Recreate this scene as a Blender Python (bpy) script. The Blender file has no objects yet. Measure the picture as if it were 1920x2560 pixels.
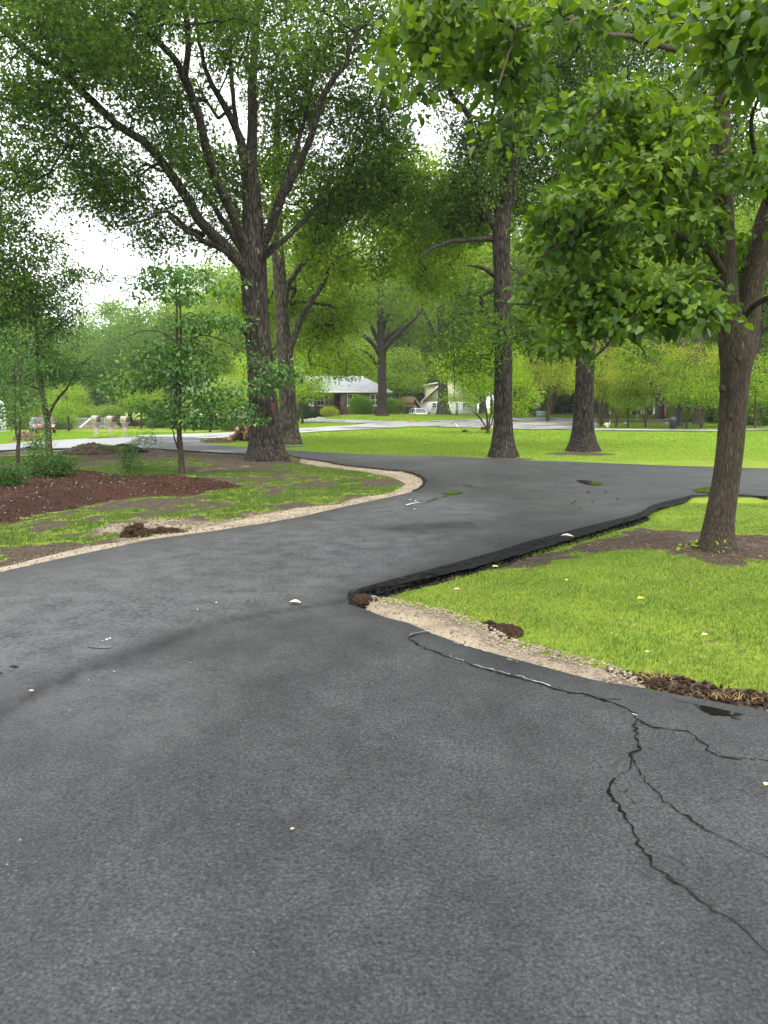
import bpy, math, random
import numpy as np
from mathutils import Vector, geometry as mgeo
R = math.radians
S = bpy.context.scene
# ---------------------------------------------------------------- camera, sky, sun, exposure
FPX = 1923.0; PITCH = R(7.7); EYE = 1.6
cam = bpy.data.cameras.new('camera'); cam_o = bpy.data.objects.new('camera', cam); S.collection.objects.link(cam_o)
cam.sensor_fit = 'HORIZONTAL'; cam.sensor_width = 36; cam.lens = 36 * FPX / 1920
cam.clip_start = 0.05; cam.clip_end = 3000
cam_o.location = (0, 0, EYE); cam_o.rotation_euler = (R(90) - PITCH, 0, 0)
S.camera = cam_o
SUN_EL, SUN_ROT = R(62), R(150)
w = bpy.data.worlds.new('World'); S.world = w; w.use_nodes = True
nt = w.node_tree; nt.nodes.clear()
out = nt.nodes.new('ShaderNodeOutputWorld'); bg = nt.nodes.new('ShaderNodeBackground')
sky = nt.nodes.new('ShaderNodeTexSky'); sky.sky_type = 'NISHITA'; sky.sun_disc = False
sky.sun_elevation = SUN_EL; sky.sun_rotation = SUN_ROT; sky.air_density = 1.5; sky.dust_density = 6; sky.ozone_density = 1
tc = nt.nodes.new('ShaderNodeTexCoord'); nz = nt.nodes.new('ShaderNodeTexNoise'); nz.inputs['Scale'].default_value = 2.2; nz.inputs['Detail'].default_value = 5
rp = nt.nodes.new('ShaderNodeValToRGB'); rp.color_ramp.elements[0].position = .3; rp.color_ramp.elements[1].position = .7
rp.color_ramp.elements[0].color = (8.3, 8.6, 9.0, 1); rp.color_ramp.elements[1].color = (11, 11.1, 11.2, 1)
mx = nt.nodes.new('ShaderNodeMix'); mx.data_type = 'RGBA'; mx.inputs[0].default_value = .88
nt.links.new(tc.outputs['Generated'], nz.inputs['Vector']); nt.links.new(nz.outputs['Fac'], rp.inputs[0])
nt.links.new(sky.outputs[0], mx.inputs[6]); nt.links.new(rp.outputs[0], mx.inputs[7])
nt.links.new(mx.outputs[2], bg.inputs[0]); nt.links.new(bg.outputs[0], out.inputs[0]); bg.inputs[1].default_value = 0.12
sl = bpy.data.lights.new('sun', 'SUN'); sl.energy = 1.5; sl.angle = R(25); sl.color = (1, .96, .9)
so = bpy.data.objects.new('sun', sl); S.collection.objects.link(so); so.location = (0, 0, 60)
sd = Vector((math.sin(SUN_ROT) * math.cos(SUN_EL), math.cos(SUN_ROT) * math.cos(SUN_EL), math.sin(SUN_EL)))
so.rotation_euler = sd.to_track_quat('Z', 'Y').to_euler()
S.view_settings.view_transform = 'Standard'; S.view_settings.look = 'None'; S.view_settings.exposure = 1.45; S.view_settings.gamma = 1
S.view_settings.use_curve_mapping = False
S.cycles.max_bounces = 7; S.cycles.diffuse_bounces = 4; S.cycles.glossy_bounces = 3; S.cycles.transmission_bounces = 4; S.cycles.volume_bounces = 0
S.cycles.transparent_max_bounces = 8

rng = np.random.default_rng(7); random.seed(7)
# ---------------------------------------------------------------- terrain and picture-to-ground helpers
def sst(a, b, x):
    t = np.clip((x - a) / (b - a), 0, 1); return t * t * (3 - 2 * t)
def T(x, y):
    x = np.asarray(x, float); y = np.asarray(y, float)
    zr = np.interp(y, [0, 38, 57, 72, 84, 90, 150, 300], [0, 0, .2, .38, .92, .95, .55, 1.5])
    zl = np.interp(y, [0, 34, 90, 120, 300], [0, 0, -1.1, -1.1, 1.0])
    wl = sst(-18, -3, x)
    return zl * (1 - wl) + zr * wl
def ray(px, py):
    u = (px - 960) / FPX; v = (1280 - py) / FPX
    return np.array((u, math.cos(PITCH) + v * math.sin(PITCH), -math.sin(PITCH) + v * math.cos(PITCH)))
def P(px, py, Y):
    d = ray(px, py); d = d * (Y / d[1]); return np.array((d[0], d[1], d[2] + EYE))
YS = np.concatenate([np.linspace(1.2, 40, 800), np.linspace(40.05, 260, 3000)])
def G(px, py, off=0.0):
    d = ray(px, py); k = YS / d[1]
    z = EYE + d[2] * k; g = T(d[0] * k, YS) + off
    idx = np.where(z <= g)[0]
    if len(idx) == 0: i = len(YS) - 1; return np.array((d[0] * k[i], YS[i], g[i]))
    i = idx[0]
    if i == 0: return np.array((d[0] * k[0], YS[0], g[0]))
    a = z[i-1] - g[i-1]; b = z[i] - g[i]; f = a / (a - b + 1e-12); y = YS[i-1] + f * (YS[i] - YS[i-1])
    x = d[0] * y / d[1]; return np.array((x, y, float(T(x, y)) + off))
ZK = {'F': (0, 0, .86408), 'z1': (0, 900, 2.592), 'z2': (600, 900, 2.592), 'z3': (1240, 700, 2.44), 'z4': (460, 880, 4.88), 'z5': (860, 1420, 3.072),
      'z6': (860, 1400, 1.565), 'z7': (0, 560, 2.592), 'z8': (0, 960, 4.1475), 'z10': (960, 940, 4.88), 'zh': (700, 880, 3.318), 'zr': (1440, 980, 3.456),
      'zb': (1000, 1200, 2.765), 'zl': (0, 1240, 3.19), 'zm': (0, 1060, 2.592), 'za': (0, 1500, 1.728)}
def src(k, x, y): a = ZK[k]; return a[0] + x / a[2], a[1] + y / a[2]
def gp(k, pts, off=0.0): return [G(*src(k, x, y), off)[:2] for x, y in pts]
def pk(k, x, y, Y): return P(*src(k, x, y), Y)

# ---------------------------------------------------------------- noise
_perm = rng.permutation(4096)
def _h(i, j, k): return _perm[(_perm[(_perm[i & 4095] + j) & 4095] + k) & 4095] / 4095.0
def noise3(p):
    p = np.asarray(p, float); i = np.floor(p).astype(int); f = p - i; f = f * f * (3 - 2 * f); r = 0
    for a in (0, 1):
        for b in (0, 1):
            for c in (0, 1):
                wgt = (f[..., 0] if a else 1 - f[..., 0]) * (f[..., 1] if b else 1 - f[..., 1]) * (f[..., 2] if c else 1 - f[..., 2])
                r = r + wgt * _h(i[..., 0] + a, i[..., 1] + b, i[..., 2] + c)
    return r
def fbm(p, o=3):
    p = np.asarray(p, float); s = 0; a = .5; t = 0
    for k in range(o): s = s + a * noise3(p * 2 ** k + 17.3 * k + 100); t += a; a *= .55
    return s / t
def n2(x, y, sc, seed=0, o=3): return fbm(np.stack([np.asarray(x) * sc, np.asarray(y) * sc, np.full(np.shape(x), seed + .5)], -1), o)
def pdist(poly, X, Y):
    X = np.asarray(X, float); Y = np.asarray(Y, float); best = np.full(X.shape, 1e9); ins = np.zeros(X.shape, bool)
    n = len(poly)
    for i in range(n):
        x1, y1 = poly[i]; x2, y2 = poly[(i + 1) % n]; dx, dy = x2 - x1, y2 - y1; L = dx * dx + dy * dy + 1e-12
        t = np.clip(((X - x1) * dx + (Y - y1) * dy) / L, 0, 1)
        best = np.minimum(best, (X - x1 - t * dx) ** 2 + (Y - y1 - t * dy) ** 2)
        c = ((y1 > Y) != (y2 > Y)) & (X < (x2 - x1) * (Y - y1) / (y2 - y1 + 1e-15) + x1); ins ^= c
    d = np.sqrt(best); return np.where(ins, -d, d)

# ---------------------------------------------------------------- mesh helpers
def col(*a): return (*a, 1) if len(a) == 3 else a
def mesh(name, V, Fs, mat=None, smooth=False, attrs=None):
    me = bpy.data.meshes.new(name); V = np.ascontiguousarray(V, np.float32)
    if not isinstance(Fs, list): Fs = [Fs]
    Fs = [np.asarray(f, np.int32) for f in Fs if len(f)]
    if not Fs: Fs = [np.array([[0, 1, 2]], np.int32)]
    me.vertices.add(len(V)); me.vertices.foreach_set('co', V.ravel())
    loops = np.concatenate([f.ravel() for f in Fs]); tot = np.concatenate([np.full(len(f), f.shape[1], np.int32) for f in Fs])
    me.loops.add(len(loops)); me.loops.foreach_set('vertex_index', loops)
    me.polygons.add(len(tot)); me.polygons.foreach_set('loop_start', np.concatenate([[0], np.cumsum(tot)[:-1]]).astype(np.int32))
    if smooth: me.polygons.foreach_set('use_smooth', np.ones(len(tot), bool))
    if attrs:
        for k, v in attrs.items():
            a = me.attributes.new(k, 'FLOAT', 'POINT'); a.data.foreach_set('value', np.ascontiguousarray(v, np.float32))
    me.update(calc_edges=True)
    if mat: me.materials.append(mat)
    return me
def link(name, me, parent=None, loc=(0, 0, 0)):
    o = bpy.data.objects.new(name, me); S.collection.objects.link(o); o.location = loc
    if parent: o.parent = parent
    return o
def tag(o, label=None, cat=None, group=None, kind=None):
    if label: o['label'] = label
    if cat: o['category'] = cat
    if group: o['group'] = group
    if kind: o['kind'] = kind
    return o
def thing(name, label, cat, loc=(0, 0, 0), rz=0, group=None):
    o = bpy.data.objects.new(name, None); S.collection.objects.link(o); o.location = [float(c) for c in loc]; o.rotation_euler = (0, 0, rz)
    o.empty_display_size = .3; return tag(o, label, cat, group)
def kids(o): return [c for c in S.objects if c.parent == o]
def dup(root, loc, rz=0, sc=(1, 1, 1), label=None, group=None):
    r = root.copy(); S.collection.objects.link(r); r.location = [float(c) for c in loc]; r.rotation_euler = (0, 0, rz); r.scale = sc
    if label: r['label'] = label
    if group: r['group'] = group
    for ch in kids(root):
        c = ch.copy(); S.collection.objects.link(c); c.parent = r
        for g in kids(ch):
            d = g.copy(); S.collection.objects.link(d); d.parent = c
    return r
class MB:
    def __init__(s): s.V = []; s.F = {}; s.n = 0
    def add(s, V, *Fs):
        V = np.asarray(V, float)
        for F in Fs:
            F = np.asarray(F, int) + s.n
            if len(F): s.F.setdefault(F.shape[1], []).append(F)
        s.V.append(V); s.n += len(V); return s
    def box(s, x0, x1, y0, y1, z0, z1):
        V = [(x, y, z) for z in (z0, z1) for y in (y0, y1) for x in (x0, x1)]
        return s.add(V, [(0, 2, 3, 1), (4, 5, 7, 6), (0, 1, 5, 4), (2, 6, 7, 3), (0, 4, 6, 2), (1, 3, 7, 5)])
    def poly(s, pts): return s.add(pts, [list(range(len(pts)))])
    def prism(s, pts, vec):
        pts = np.asarray(pts, float); n = len(pts); V = np.concatenate([pts, pts + np.asarray(vec)])
        s.add(V, [(i, (i + 1) % n, n + (i + 1) % n, n + i) for i in range(n)], [list(range(n))[::-1]], [list(range(n, 2 * n))])
        return s
    def tube(s, pts, rad, n=8, cap=True, lob=None):
        V, F = tube(pts, rad, n, lob); k = len(pts)
        s.add(V, F)
        if cap: s.add(V[:n], [list(range(n))[::-1]]); s.add(V[-n:], [list(range(n))])
        return s
    def bar(s, a, b, r, n=6): return s.tube([a, b], [r, r], n)
    def build(s, name, mat, parent=None, smooth=False, loc=(0, 0, 0)):
        return link(name, mesh(name, np.concatenate(s.V), [np.concatenate(f) for f in s.F.values()], mat, smooth), parent, loc)
def tube(pts, rad, n=8, lob=None):
    pts = np.asarray(pts, float); k = len(pts); tg = np.gradient(pts, axis=0); tg /= np.linalg.norm(tg, axis=1)[:, None] + 1e-9
    ref = np.array((1., 0, 0)) if abs(tg[0][0]) < .9 else np.array((0, 1., 0)); V = []
    u = ref - tg[0] * ref.dot(tg[0])
    th = np.arange(n) * 2 * np.pi / n
    for i in range(k):
        u = u - tg[i] * u.dot(tg[i]); u /= np.linalg.norm(u) + 1e-9; v = np.cross(tg[i], u)
        r = rad[i] * (np.ones(n) if lob is None else lob[i])
        V.append(pts[i] + np.outer(np.cos(th) * r, u) + np.outer(np.sin(th) * r, v))
    F = [(i * n + j, i * n + (j + 1) % n, (i + 1) * n + (j + 1) % n, (i + 1) * n + j) for i in range(k - 1) for j in range(n)]
    return np.concatenate(V), np.array(F)
def spline(pts, step):
    pts = np.asarray(pts, float); 
    if len(pts) < 3: 
        m = max(2, int(np.linalg.norm(pts[-1, :3] - pts[0, :3]) / step) + 1); t = np.linspace(0, 1, m)[:, None]; return pts[0] * (1 - t) + pts[-1] * t
    Q = np.concatenate([[2 * pts[0] - pts[1]], pts, [2 * pts[-1] - pts[-2]]]); res = []
    for i in range(1, len(Q) - 2):
        m = max(1, int(np.linalg.norm(Q[i + 1, :3] - Q[i, :3]) / step + .5))
        for t in np.arange(m) / m:
            a, b, c, d = Q[i - 1], Q[i], Q[i + 1], Q[i + 2]
            res.append(.5 * (2 * b + (c - a) * t + (2 * a - 5 * b + 4 * c - d) * t * t + (3 * b - a - 3 * c + d) * t ** 3))
    res.append(Q[-2]); return np.array(res)
def segs(A, B, ra, rb, n=4):
    A = np.asarray(A); B = np.asarray(B); t = B - A; L = np.linalg.norm(t, axis=1)[:, None] + 1e-9; t = t / L
    ref = np.where(np.abs(t[:, 2:3]) < .9, [[0, 0, 1.]], [[1., 0, 0]]); u = np.cross(t, ref); u /= np.linalg.norm(u, axis=1)[:, None] + 1e-9; v = np.cross(t, u)
    V = np.zeros((len(A), 2 * n, 3)); th = np.arange(n) * 2 * np.pi / n
    for j in range(n):
        o = math.cos(th[j]) * u + math.sin(th[j]) * v
        V[:, j] = A + o * np.asarray(ra)[:, None]; V[:, n + j] = B + o * np.asarray(rb)[:, None]
    base = (np.arange(len(A)) * 2 * n)[:, None, None]
    F = np.array([(j, (j + 1) % n, n + (j + 1) % n, n + j) for j in range(n)])[None] + base
    return V.reshape(-1, 3), F.reshape(-1, 4)
ICO = None
def ico():
    global ICO
    if ICO is None:
        p = (1 + 5 ** .5) / 2
        V = np.array([(-1, p, 0), (1, p, 0), (-1, -p, 0), (1, -p, 0), (0, -1, p), (0, 1, p), (0, -1, -p), (0, 1, -p), (p, 0, -1), (p, 0, 1), (-p, 0, -1), (-p, 0, 1)], float); V /= np.linalg.norm(V[0])
        F = np.array([(0, 11, 5), (0, 5, 1), (0, 1, 7), (0, 7, 10), (0, 10, 11), (1, 5, 9), (5, 11, 4), (11, 10, 2), (10, 7, 6), (7, 1, 8), (3, 9, 4), (3, 4, 2), (3, 2, 6), (3, 6, 8), (3, 8, 9), (4, 9, 5), (2, 4, 11), (6, 2, 10), (8, 6, 7), (9, 8, 1)])
        ICO = V, F
    return ICO
def stones(C, size, flat=.65, jit=.28):
    V0, F0 = ico(); n = len(C); size = np.asarray(size)
    V = V0[None] * (1 + rng.uniform(-jit, jit, (n, 12, 1))) * rng.uniform(.6, 1.2, (n, 1, 3)) * size[:, None, None]
    a = rng.uniform(0, 6.28, n); c, s = np.cos(a)[:, None], np.sin(a)[:, None]
    x = V[..., 0] * c - V[..., 1] * s; y = V[..., 0] * s + V[..., 1] * c
    V = np.stack([x, y, V[..., 2] * flat], -1) + np.asarray(C)[:, None]
    return V.reshape(-1, 3), (F0[None] + (np.arange(n) * 12)[:, None, None]).reshape(-1, 3)

# ---------------------------------------------------------------- materials
def mat(name): 
    m = bpy.data.materials.new(name); m.use_nodes = True; t = m.node_tree; b = t.nodes['Principled BSDF']; return m, t, b
def N(t, kind, **kw):
    n = t.nodes.new('ShaderNode' + kind)
    for k, v in kw.items():
        if k.startswith('i_'): n.inputs[k[2:].replace('_', ' ')].default_value = v
        else: setattr(n, k, v)
    return n
def ramp(t, fac, stops, interp='LINEAR'):
    r = t.nodes.new('ShaderNodeValToRGB'); cr = r.color_ramp; cr.interpolation = interp
    while len(cr.elements) < len(stops): cr.elements.new(.5)
    for e, (p, c) in zip(cr.elements, stops): e.position = p; e.color = col(*c) if len(c) == 3 else c
    t.links.new(fac, r.inputs[0]); return r.outputs[0]
def mixc(t, fac, a, b, blend='MIX'):
    m = t.nodes.new('ShaderNodeMix'); m.data_type = 'RGBA'; m.blend_type = blend
    for s, v in ((0, fac), (6, a), (7, b)):
        if hasattr(v, 'links') or isinstance(v, bpy.types.NodeSocket): t.links.new(v, m.inputs[s])
        else: m.inputs[s].default_value = v if s == 0 else (col(*v) if len(v) == 3 else v)
    return m.outputs[2]
def tex(t, kind, vec, scale, detail=4, rough=.55, **kw):
    n = t.nodes.new('ShaderNodeTex' + kind); n.inputs['Scale'].default_value = scale
    if kind == 'Noise': n.inputs['Detail'].default_value = detail; n.inputs['Roughness'].default_value = rough
    for k, v in kw.items():
        if k in n.inputs: n.inputs[k].default_value = v
        else: setattr(n, k, v)
    if vec is not None: t.links.new(vec, n.inputs['Vector'])
    return n
def vec(t, scale=(1, 1, 1), out='Object', rot=(0, 0, 0)):
    c = t.nodes.new('ShaderNodeTexCoord'); m = t.nodes.new('ShaderNodeMapping'); m.inputs['Scale'].default_value = scale; m.inputs['Rotation'].default_value = rot
    t.links.new(c.outputs[out], m.inputs[0]); return m.outputs[0]
def bump(t, b, h, strength=.5, dist=.02, prev=None):
    n = t.nodes.new('ShaderNodeBump'); n.inputs['Strength'].default_value = strength; n.inputs['Distance'].default_value = dist
    t.links.new(h, n.inputs['Height'])
    if prev is not None: t.links.new(prev, n.inputs['Normal'])
    t.links.new(n.outputs[0], b.inputs['Normal']); return n.outputs[0]
def simple(name, c, rough=.6, var=.15, scale=6, metal=0, bmp=0, spec=.4):
    m, t, b = mat(name); v = vec(t); n = tex(t, 'Noise', v, scale, 5)
    a = tuple(x * (1 - var) for x in c); d = tuple(min(1, x * (1 + var)) for x in c)
    t.links.new(ramp(t, n.outputs[0], [(.3, a), (.7, d)]), b.inputs['Base Color']); b.inputs['Roughness'].default_value = rough; b.inputs['Metallic'].default_value = metal
    b.inputs['Specular IOR Level'].default_value = spec
    if bmp: bump(t, b, n.outputs[0], bmp, .02)
    return m
def leafmat(name, cols, trans=.45, tcol=(1.5, 1.6, .5), rough=.6, spec=.15, nscale=.35):
    m, t, b = mat(name); g = N(t, 'NewGeometry'); v = vec(t); nn = tex(t, 'Noise', v, nscale, 2)
    f = N(t, 'Math', operation='MULTIPLY_ADD'); t.links.new(g.outputs['Random Per Island'], f.inputs[0]); f.inputs[1].default_value = .7
    f2 = N(t, 'Math', operation='MULTIPLY_ADD'); t.links.new(nn.outputs[0], f2.inputs[0]); f2.inputs[1].default_value = .9; f2.inputs[2].default_value = -.3; t.links.new(f2.outputs[0], f.inputs[2])
    c = ramp(t, f.outputs[0], [(i / (len(cols) - 1), cc) for i, cc in enumerate(cols)])
    t.links.new(c, b.inputs['Base Color']); b.inputs['Roughness'].default_value = rough; b.inputs['Specular IOR Level'].default_value = spec
    tr = N(t, 'BsdfTranslucent'); t.links.new(mixc(t, 1.0, c, tcol, 'MULTIPLY'), tr.inputs[0])
    ms = N(t, 'MixShader'); ms.inputs[0].default_value = trans
    o = t.nodes['Material Output']; t.links.new(b.outputs[0], ms.inputs[1]); t.links.new(tr.outputs[0], ms.inputs[2]); t.links.new(ms.outputs[0], o.inputs[0]); return m
def barkmat(name, dark, light, sx=9, sz=1.6, strength=.9, lichen=None, lsc=6, lth=.62):
    m, t, b = mat(name); v = vec(t, (sx, sx, sz)); n = tex(t, 'Noise', v, 1.0, 6, .6); vo = tex(t, 'Voronoi', vec(t, (sx * 1.3, sx * 1.3, sz)), 1.5, feature='DISTANCE_TO_EDGE')
    rr = ramp(t, vo.outputs['Distance'], [(0, (0, 0, 0)), (.35, (1, 1, 1))])
    n9 = tex(t, 'Noise', vec(t, (1, 1, .3)), 20, 5, .7); h = mixc(t, .3, mixc(t, .45, n.outputs[0], rr), n9.outputs[0])
    c = ramp(t, h, [(.36, dark), (.66, light)])
    if lichen:
        ln = tex(t, 'Noise', vec(t, (1, 1, .35)), lsc, 5, .7); c = mixc(t, ramp(t, ln.outputs[0], [(lth, (0, 0, 0)), (lth + .06, (.8, .8, .8))]), c, lichen)
    big = tex(t, 'Noise', vec(t), .8, 2); c = mixc(t, 1, c, ramp(t, big.outputs[0], [(.3, (.75, .75, .72)), (.7, (1.15, 1.12, 1.05))]), 'MULTIPLY')
    t.links.new(c, b.inputs['Base Color']); b.inputs['Roughness'].default_value = .9; b.inputs['Specular IOR Level'].default_value = .15
    bump(t, b, h, strength, .04); return m
M = {}
M['bark_oak'] = barkmat('bark_oak', (.007, .006, .005), (.066, .056, .045), 10, 1.6, 1.0, (.24, .24, .22), 7, .64)
M['bark_grey'] = barkmat('bark_grey', (.022, .019, .015), (.13, .115, .095), 8, 1.5, .8)
M['bark_near'] = barkmat('bark_near', (.030, .024, .018), (.095, .077, .059), 38, 4.5, .8, (.2, .19, .15), 14, .66)
M['bark_small'] = barkmat('bark_small', (.03, .022, .016), (.12, .095, .07), 30, 5, .5)
M['bark_tan'] = barkmat('bark_tan', (.06, .035, .024), (.15, .10, .07), 20, 4, .4)
M['leaf_oak'] = leafmat('leaf_oak', [(.018, .042, .009), (.042, .092, .014), (.085, .155, .018), (.17, .25, .028)], .45, nscale=.5)
M['leaf_oak2'] = leafmat('leaf_oak2', [(.045, .085, .012), (.11, .18, .016), (.17, .25, .022), (.24, .31, .04)])
M['leaf_near'] = leafmat('leaf_near', [(.018, .050, .007), (.040, .092, .011), (.085, .155, .017), (.18, .27, .035)], .45, (1.6, 1.5, .4), .45, .25, .5)
M['leaf_dogwood'] = leafmat('leaf_dogwood', [(.022, .062, .018), (.045, .12, .026), (.09, .19, .035), (.16, .27, .04)], .4, (1.2, 1.4, .6), .45, .4, .6)
M['leaf_bright'] = leafmat('leaf_bright', [(.10, .19, .015), (.17, .28, .02), (.25, .37, .03), (.34, .42, .04)], .5)
M['leaf_myrtle'] = leafmat('leaf_myrtle', [(.09, .14, .012), (.16, .23, .018), (.25, .30, .025), (.36, .34, .04)], .5)
M['leaf_far'] = leafmat('leaf_far', [(.08, .14, .03), (.14, .22, .04), (.20, .30, .05), (.28, .38, .06)], .5, nscale=.12)
M['leaf_shrub'] = leafmat('leaf_shrub', [(.018, .05, .014), (.04, .09, .022), (.075, .15, .035)], .35)
M['leaf_round'] = leafmat('leaf_round', [(.08, .19, .015), (.14, .28, .02), (.22, .38, .035)], .35)
M['leaf_yellow'] = leafmat('leaf_yellow', [(.22, .30, .03), (.42, .45, .05)], .4)
M['grass'] = leafmat('grass', [(.038, .08, .016), (.088, .158, .022), (.14, .218, .032), (.26, .265, .065)], .42, (1.2, 1.3, .5), .5, .3, 1.6)
M['grass_far'] = leafmat('grass_far', [(.11, .205, .013), (.14, .25, .015), (.165, .275, .018), (.21, .295, .028)], .42, (1.2, 1.3, .5), .5, .2, .3)
M['grass_thin'] = leafmat('grass_thin', [(.035, .07, .010), (.06, .11, .014), (.095, .15, .022), (.15, .17, .05)], .4, (1.2, 1.3, .5), .5, .3, .5)
M['straw'] = leafmat('straw', [(.20, .13, .05), (.42, .30, .12), (.30, .30, .08)], .2, (1, 1, .8))

def ground_mat():
    m, t, b = mat('ground_soil_and_turf'); v = vec(t)
    at = N(t, 'Attribute', attribute_name='turf'); am = N(t, 'Attribute', attribute_name='sand')
    n1 = tex(t, 'Noise', v, 1.3, 6, .65); n2_ = tex(t, 'Noise', v, 14, 6, .7); n3 = tex(t, 'Noise', v, 60, 3, .7); n4 = tex(t, 'Noise', v, .22, 3)
    soil = ramp(t, n2_.outputs[0], [(.25, (.022, .016, .011)), (.5, (.055, .042, .030)), (.75, (.11, .088, .064))])
    sand = ramp(t, n2_.outputs[0], [(.2, (.14, .11, .078)), (.6, (.25, .205, .155)), (.8, (.30, .255, .20))])
    sv = N(t, 'Math', operation='MULTIPLY_ADD'); t.links.new(n1.outputs[0], sv.inputs[0]); sv.inputs[1].default_value = .9; t.links.new(am.outputs['Fac'], sv.inputs[2])
    c = mixc(t, ramp(t, sv.outputs[0], [(.72, (0, 0, 0)), (1.0, (1, 1, 1))]), soil, sand)
    g1 = ramp(t, n1.outputs[0], [(.2, (.09, .14, .013)), (.5, (.14, .21, .017)), (.8, (.18, .245, .024))])
    g1 = mixc(t, ramp(t, n4.outputs[0], [(.35, (0, 0, 0)), (.75, (.45, .45, .45))]), g1, (.20, .225, .035))
    g1 = mixc(t, 1, g1, ramp(t, n3.outputs[0], [(.2, (.75, .75, .75)), (.8, (1.15, 1.15, 1.15))]), 'MULTIPLY')
    tf = N(t, 'Math', operation='MULTIPLY_ADD'); t.links.new(n2_.outputs[0], tf.inputs[0]); tf.inputs[1].default_value = .6
    tf2 = N(t, 'Math', operation='SUBTRACT'); t.links.new(at.outputs['Fac'], tf2.inputs[0]); tf2.inputs[1].default_value = .3; t.links.new(tf2.outputs[0], tf.inputs[2])
    c = mixc(t, ramp(t, tf.outputs[0], [(.35, (0, 0, 0)), (.62, (1, 1, 1))]), c, g1)
    t.links.new(c, b.inputs['Base Color']); b.inputs['Roughness'].default_value = .95; b.inputs['Specular IOR Level'].default_value = .1
    bump(t, b, mixc(t, .4, n2_.outputs[0], n3.outputs[0]), .8, .05); return m
M['ground'] = ground_mat()
def asphalt_mat():
    m, t, b = mat('asphalt'); v = vec(t); vs = vec(t, (1, .75, 1))
    big = tex(t, 'Noise', vs, .35, 4, .6); mid = tex(t, 'Noise', vs, 2.2, 6, .65); agg = tex(t, 'Voronoi', v, 70, feature='F1'); fine = tex(t, 'Noise', v, 170, 3, .7); pit = tex(t, 'Noise', v, 60, 3, .6)
    c = ramp(t, big.outputs[0], [(.3, (.026, .0265, .0274)), (.7, (.037, .0375, .0385))])
    c = mixc(t, 1, c, ramp(t, mid.outputs[0], [(.25, (.62, .62, .63)), (.5, (1, 1, 1)), (.75, (1.45, 1.45, 1.44))]), 'MULTIPLY')
    c = mixc(t, 1, c, ramp(t, agg.outputs['Distance'], [(.1, (1.25, 1.25, 1.25)), (.75, (.7, .7, .7))]), 'MULTIPLY')
    c = mixc(t, 1, c, ramp(t, pit.outputs[0], [(.26, (.25, .25, .25)), (.42, (.9, .9, .9)), (.62, (1.1, 1.1, 1.1)), (.78, (2.2, 2.2, 2.2))]), 'MULTIPLY')
    g25 = tex(t, 'Noise', v, 95, 2, .6); g9 = tex(t, 'Noise', v, 9, 5, .7); lowm = tex(t, 'Noise', vs, .28, 3, .5)
    c = mixc(t, 1, c, ramp(t, g25.outputs[0], [(.32, (.62, .62, .62)), (.5, (1, 1, 1)), (.68, (1.4, 1.4, 1.4))]), 'MULTIPLY'); c = mixc(t, 1, c, ramp(t, g9.outputs[0], [(.3, (.86, .86, .86)), (.7, (1.14, 1.14, 1.14))]), 'MULTIPLY')
    fk = N(t, 'Math', operation='MULTIPLY'); t.links.new(ramp(t, g25.outputs[0], [(.58, (0, 0, 0)), (.72, (.28, .28, .28))]), fk.inputs[0]); t.links.new(ramp(t, lowm.outputs[0], [(.46, (0, 0, 0)), (.62, (1, 1, 1))]), fk.inputs[1]); c = mixc(t, fk.outputs[0], c, (.13, .132, .135))  # pale flecks painted into the colour, standing for damp sheen
    du = N(t, 'Attribute', attribute_name='dust'); g18 = tex(t, 'Noise', v, 26, 2, .6); g5 = tex(t, 'Noise', v, 3.5, 4, .6); dm = N(t, 'Math', operation='MULTIPLY'); t.links.new(du.outputs['Fac'], dm.inputs[0])  # mixes mottled paler grey into the outlined regions
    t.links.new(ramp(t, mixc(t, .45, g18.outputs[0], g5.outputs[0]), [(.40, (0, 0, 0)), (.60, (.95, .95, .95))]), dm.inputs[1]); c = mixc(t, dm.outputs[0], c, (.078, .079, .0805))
    dk = N(t, 'Attribute', attribute_name='seam'); c = mixc(t, dk.outputs['Fac'], c, mixc(t, 1, c, (.3, .3, .32), 'MULTIPLY'))
    t.links.new(c, b.inputs['Base Color'])
    t.links.new(ramp(t, lowm.outputs[0], [(.38, (.45, .45, .45)), (.62, (.8, .8, .8))]), b.inputs['Roughness']); b.inputs['Specular IOR Level'].default_value = .22
    nb = bump(t, b, agg.outputs['Distance'], .35, .004); nb = bump(t, b, g25.outputs[0], .25, .006, nb); nb = bump(t, b, pit.outputs[0], .35, .008, nb); bump(t, b, mid.outputs[0], .25, .03, nb); return m
M['asphalt'] = asphalt_mat()
M['tack'] = simple('tack_asphalt', (.007, .007, .0075), .85, .5, 60, 0, .9, .12)
M['wet'] = simple('wet_black', (.006, .006, .006), .12, .3, 40, 0, .1, .6)
M['puddle'] = simple('puddle_water', (.006, .006, .005), .03, .2, 3, 0, 0, .5)
M['scuff_glint'] = simple('pale_scuff_glint', (.38, .38, .37), .6, .2, 30)
def concrete_mat():
    m, t, b = mat('wet_concrete'); v = vec(t, (1, 1, 1)); n = tex(t, 'Noise', v, .35, 5, .6); f = tex(t, 'Noise', v, 9, 4)
    c = ramp(t, n.outputs[0], [(.3, (.10, .10, .10)), (.52, (.22, .217, .21)), (.7, (.31, .305, .29))]); c = mixc(t, 1, c, ramp(t, f.outputs[0], [(.3, (.85, .85, .85)), (.7, (1.1, 1.1, 1.1))]), 'MULTIPLY')
    t.links.new(c, b.inputs['Base Color']); t.links.new(ramp(t, n.outputs[0], [(.35, (.18, .18, .18)), (.6, (.6, .6, .6))]), b.inputs['Roughness']); return m
M['concrete'] = concrete_mat()
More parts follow.
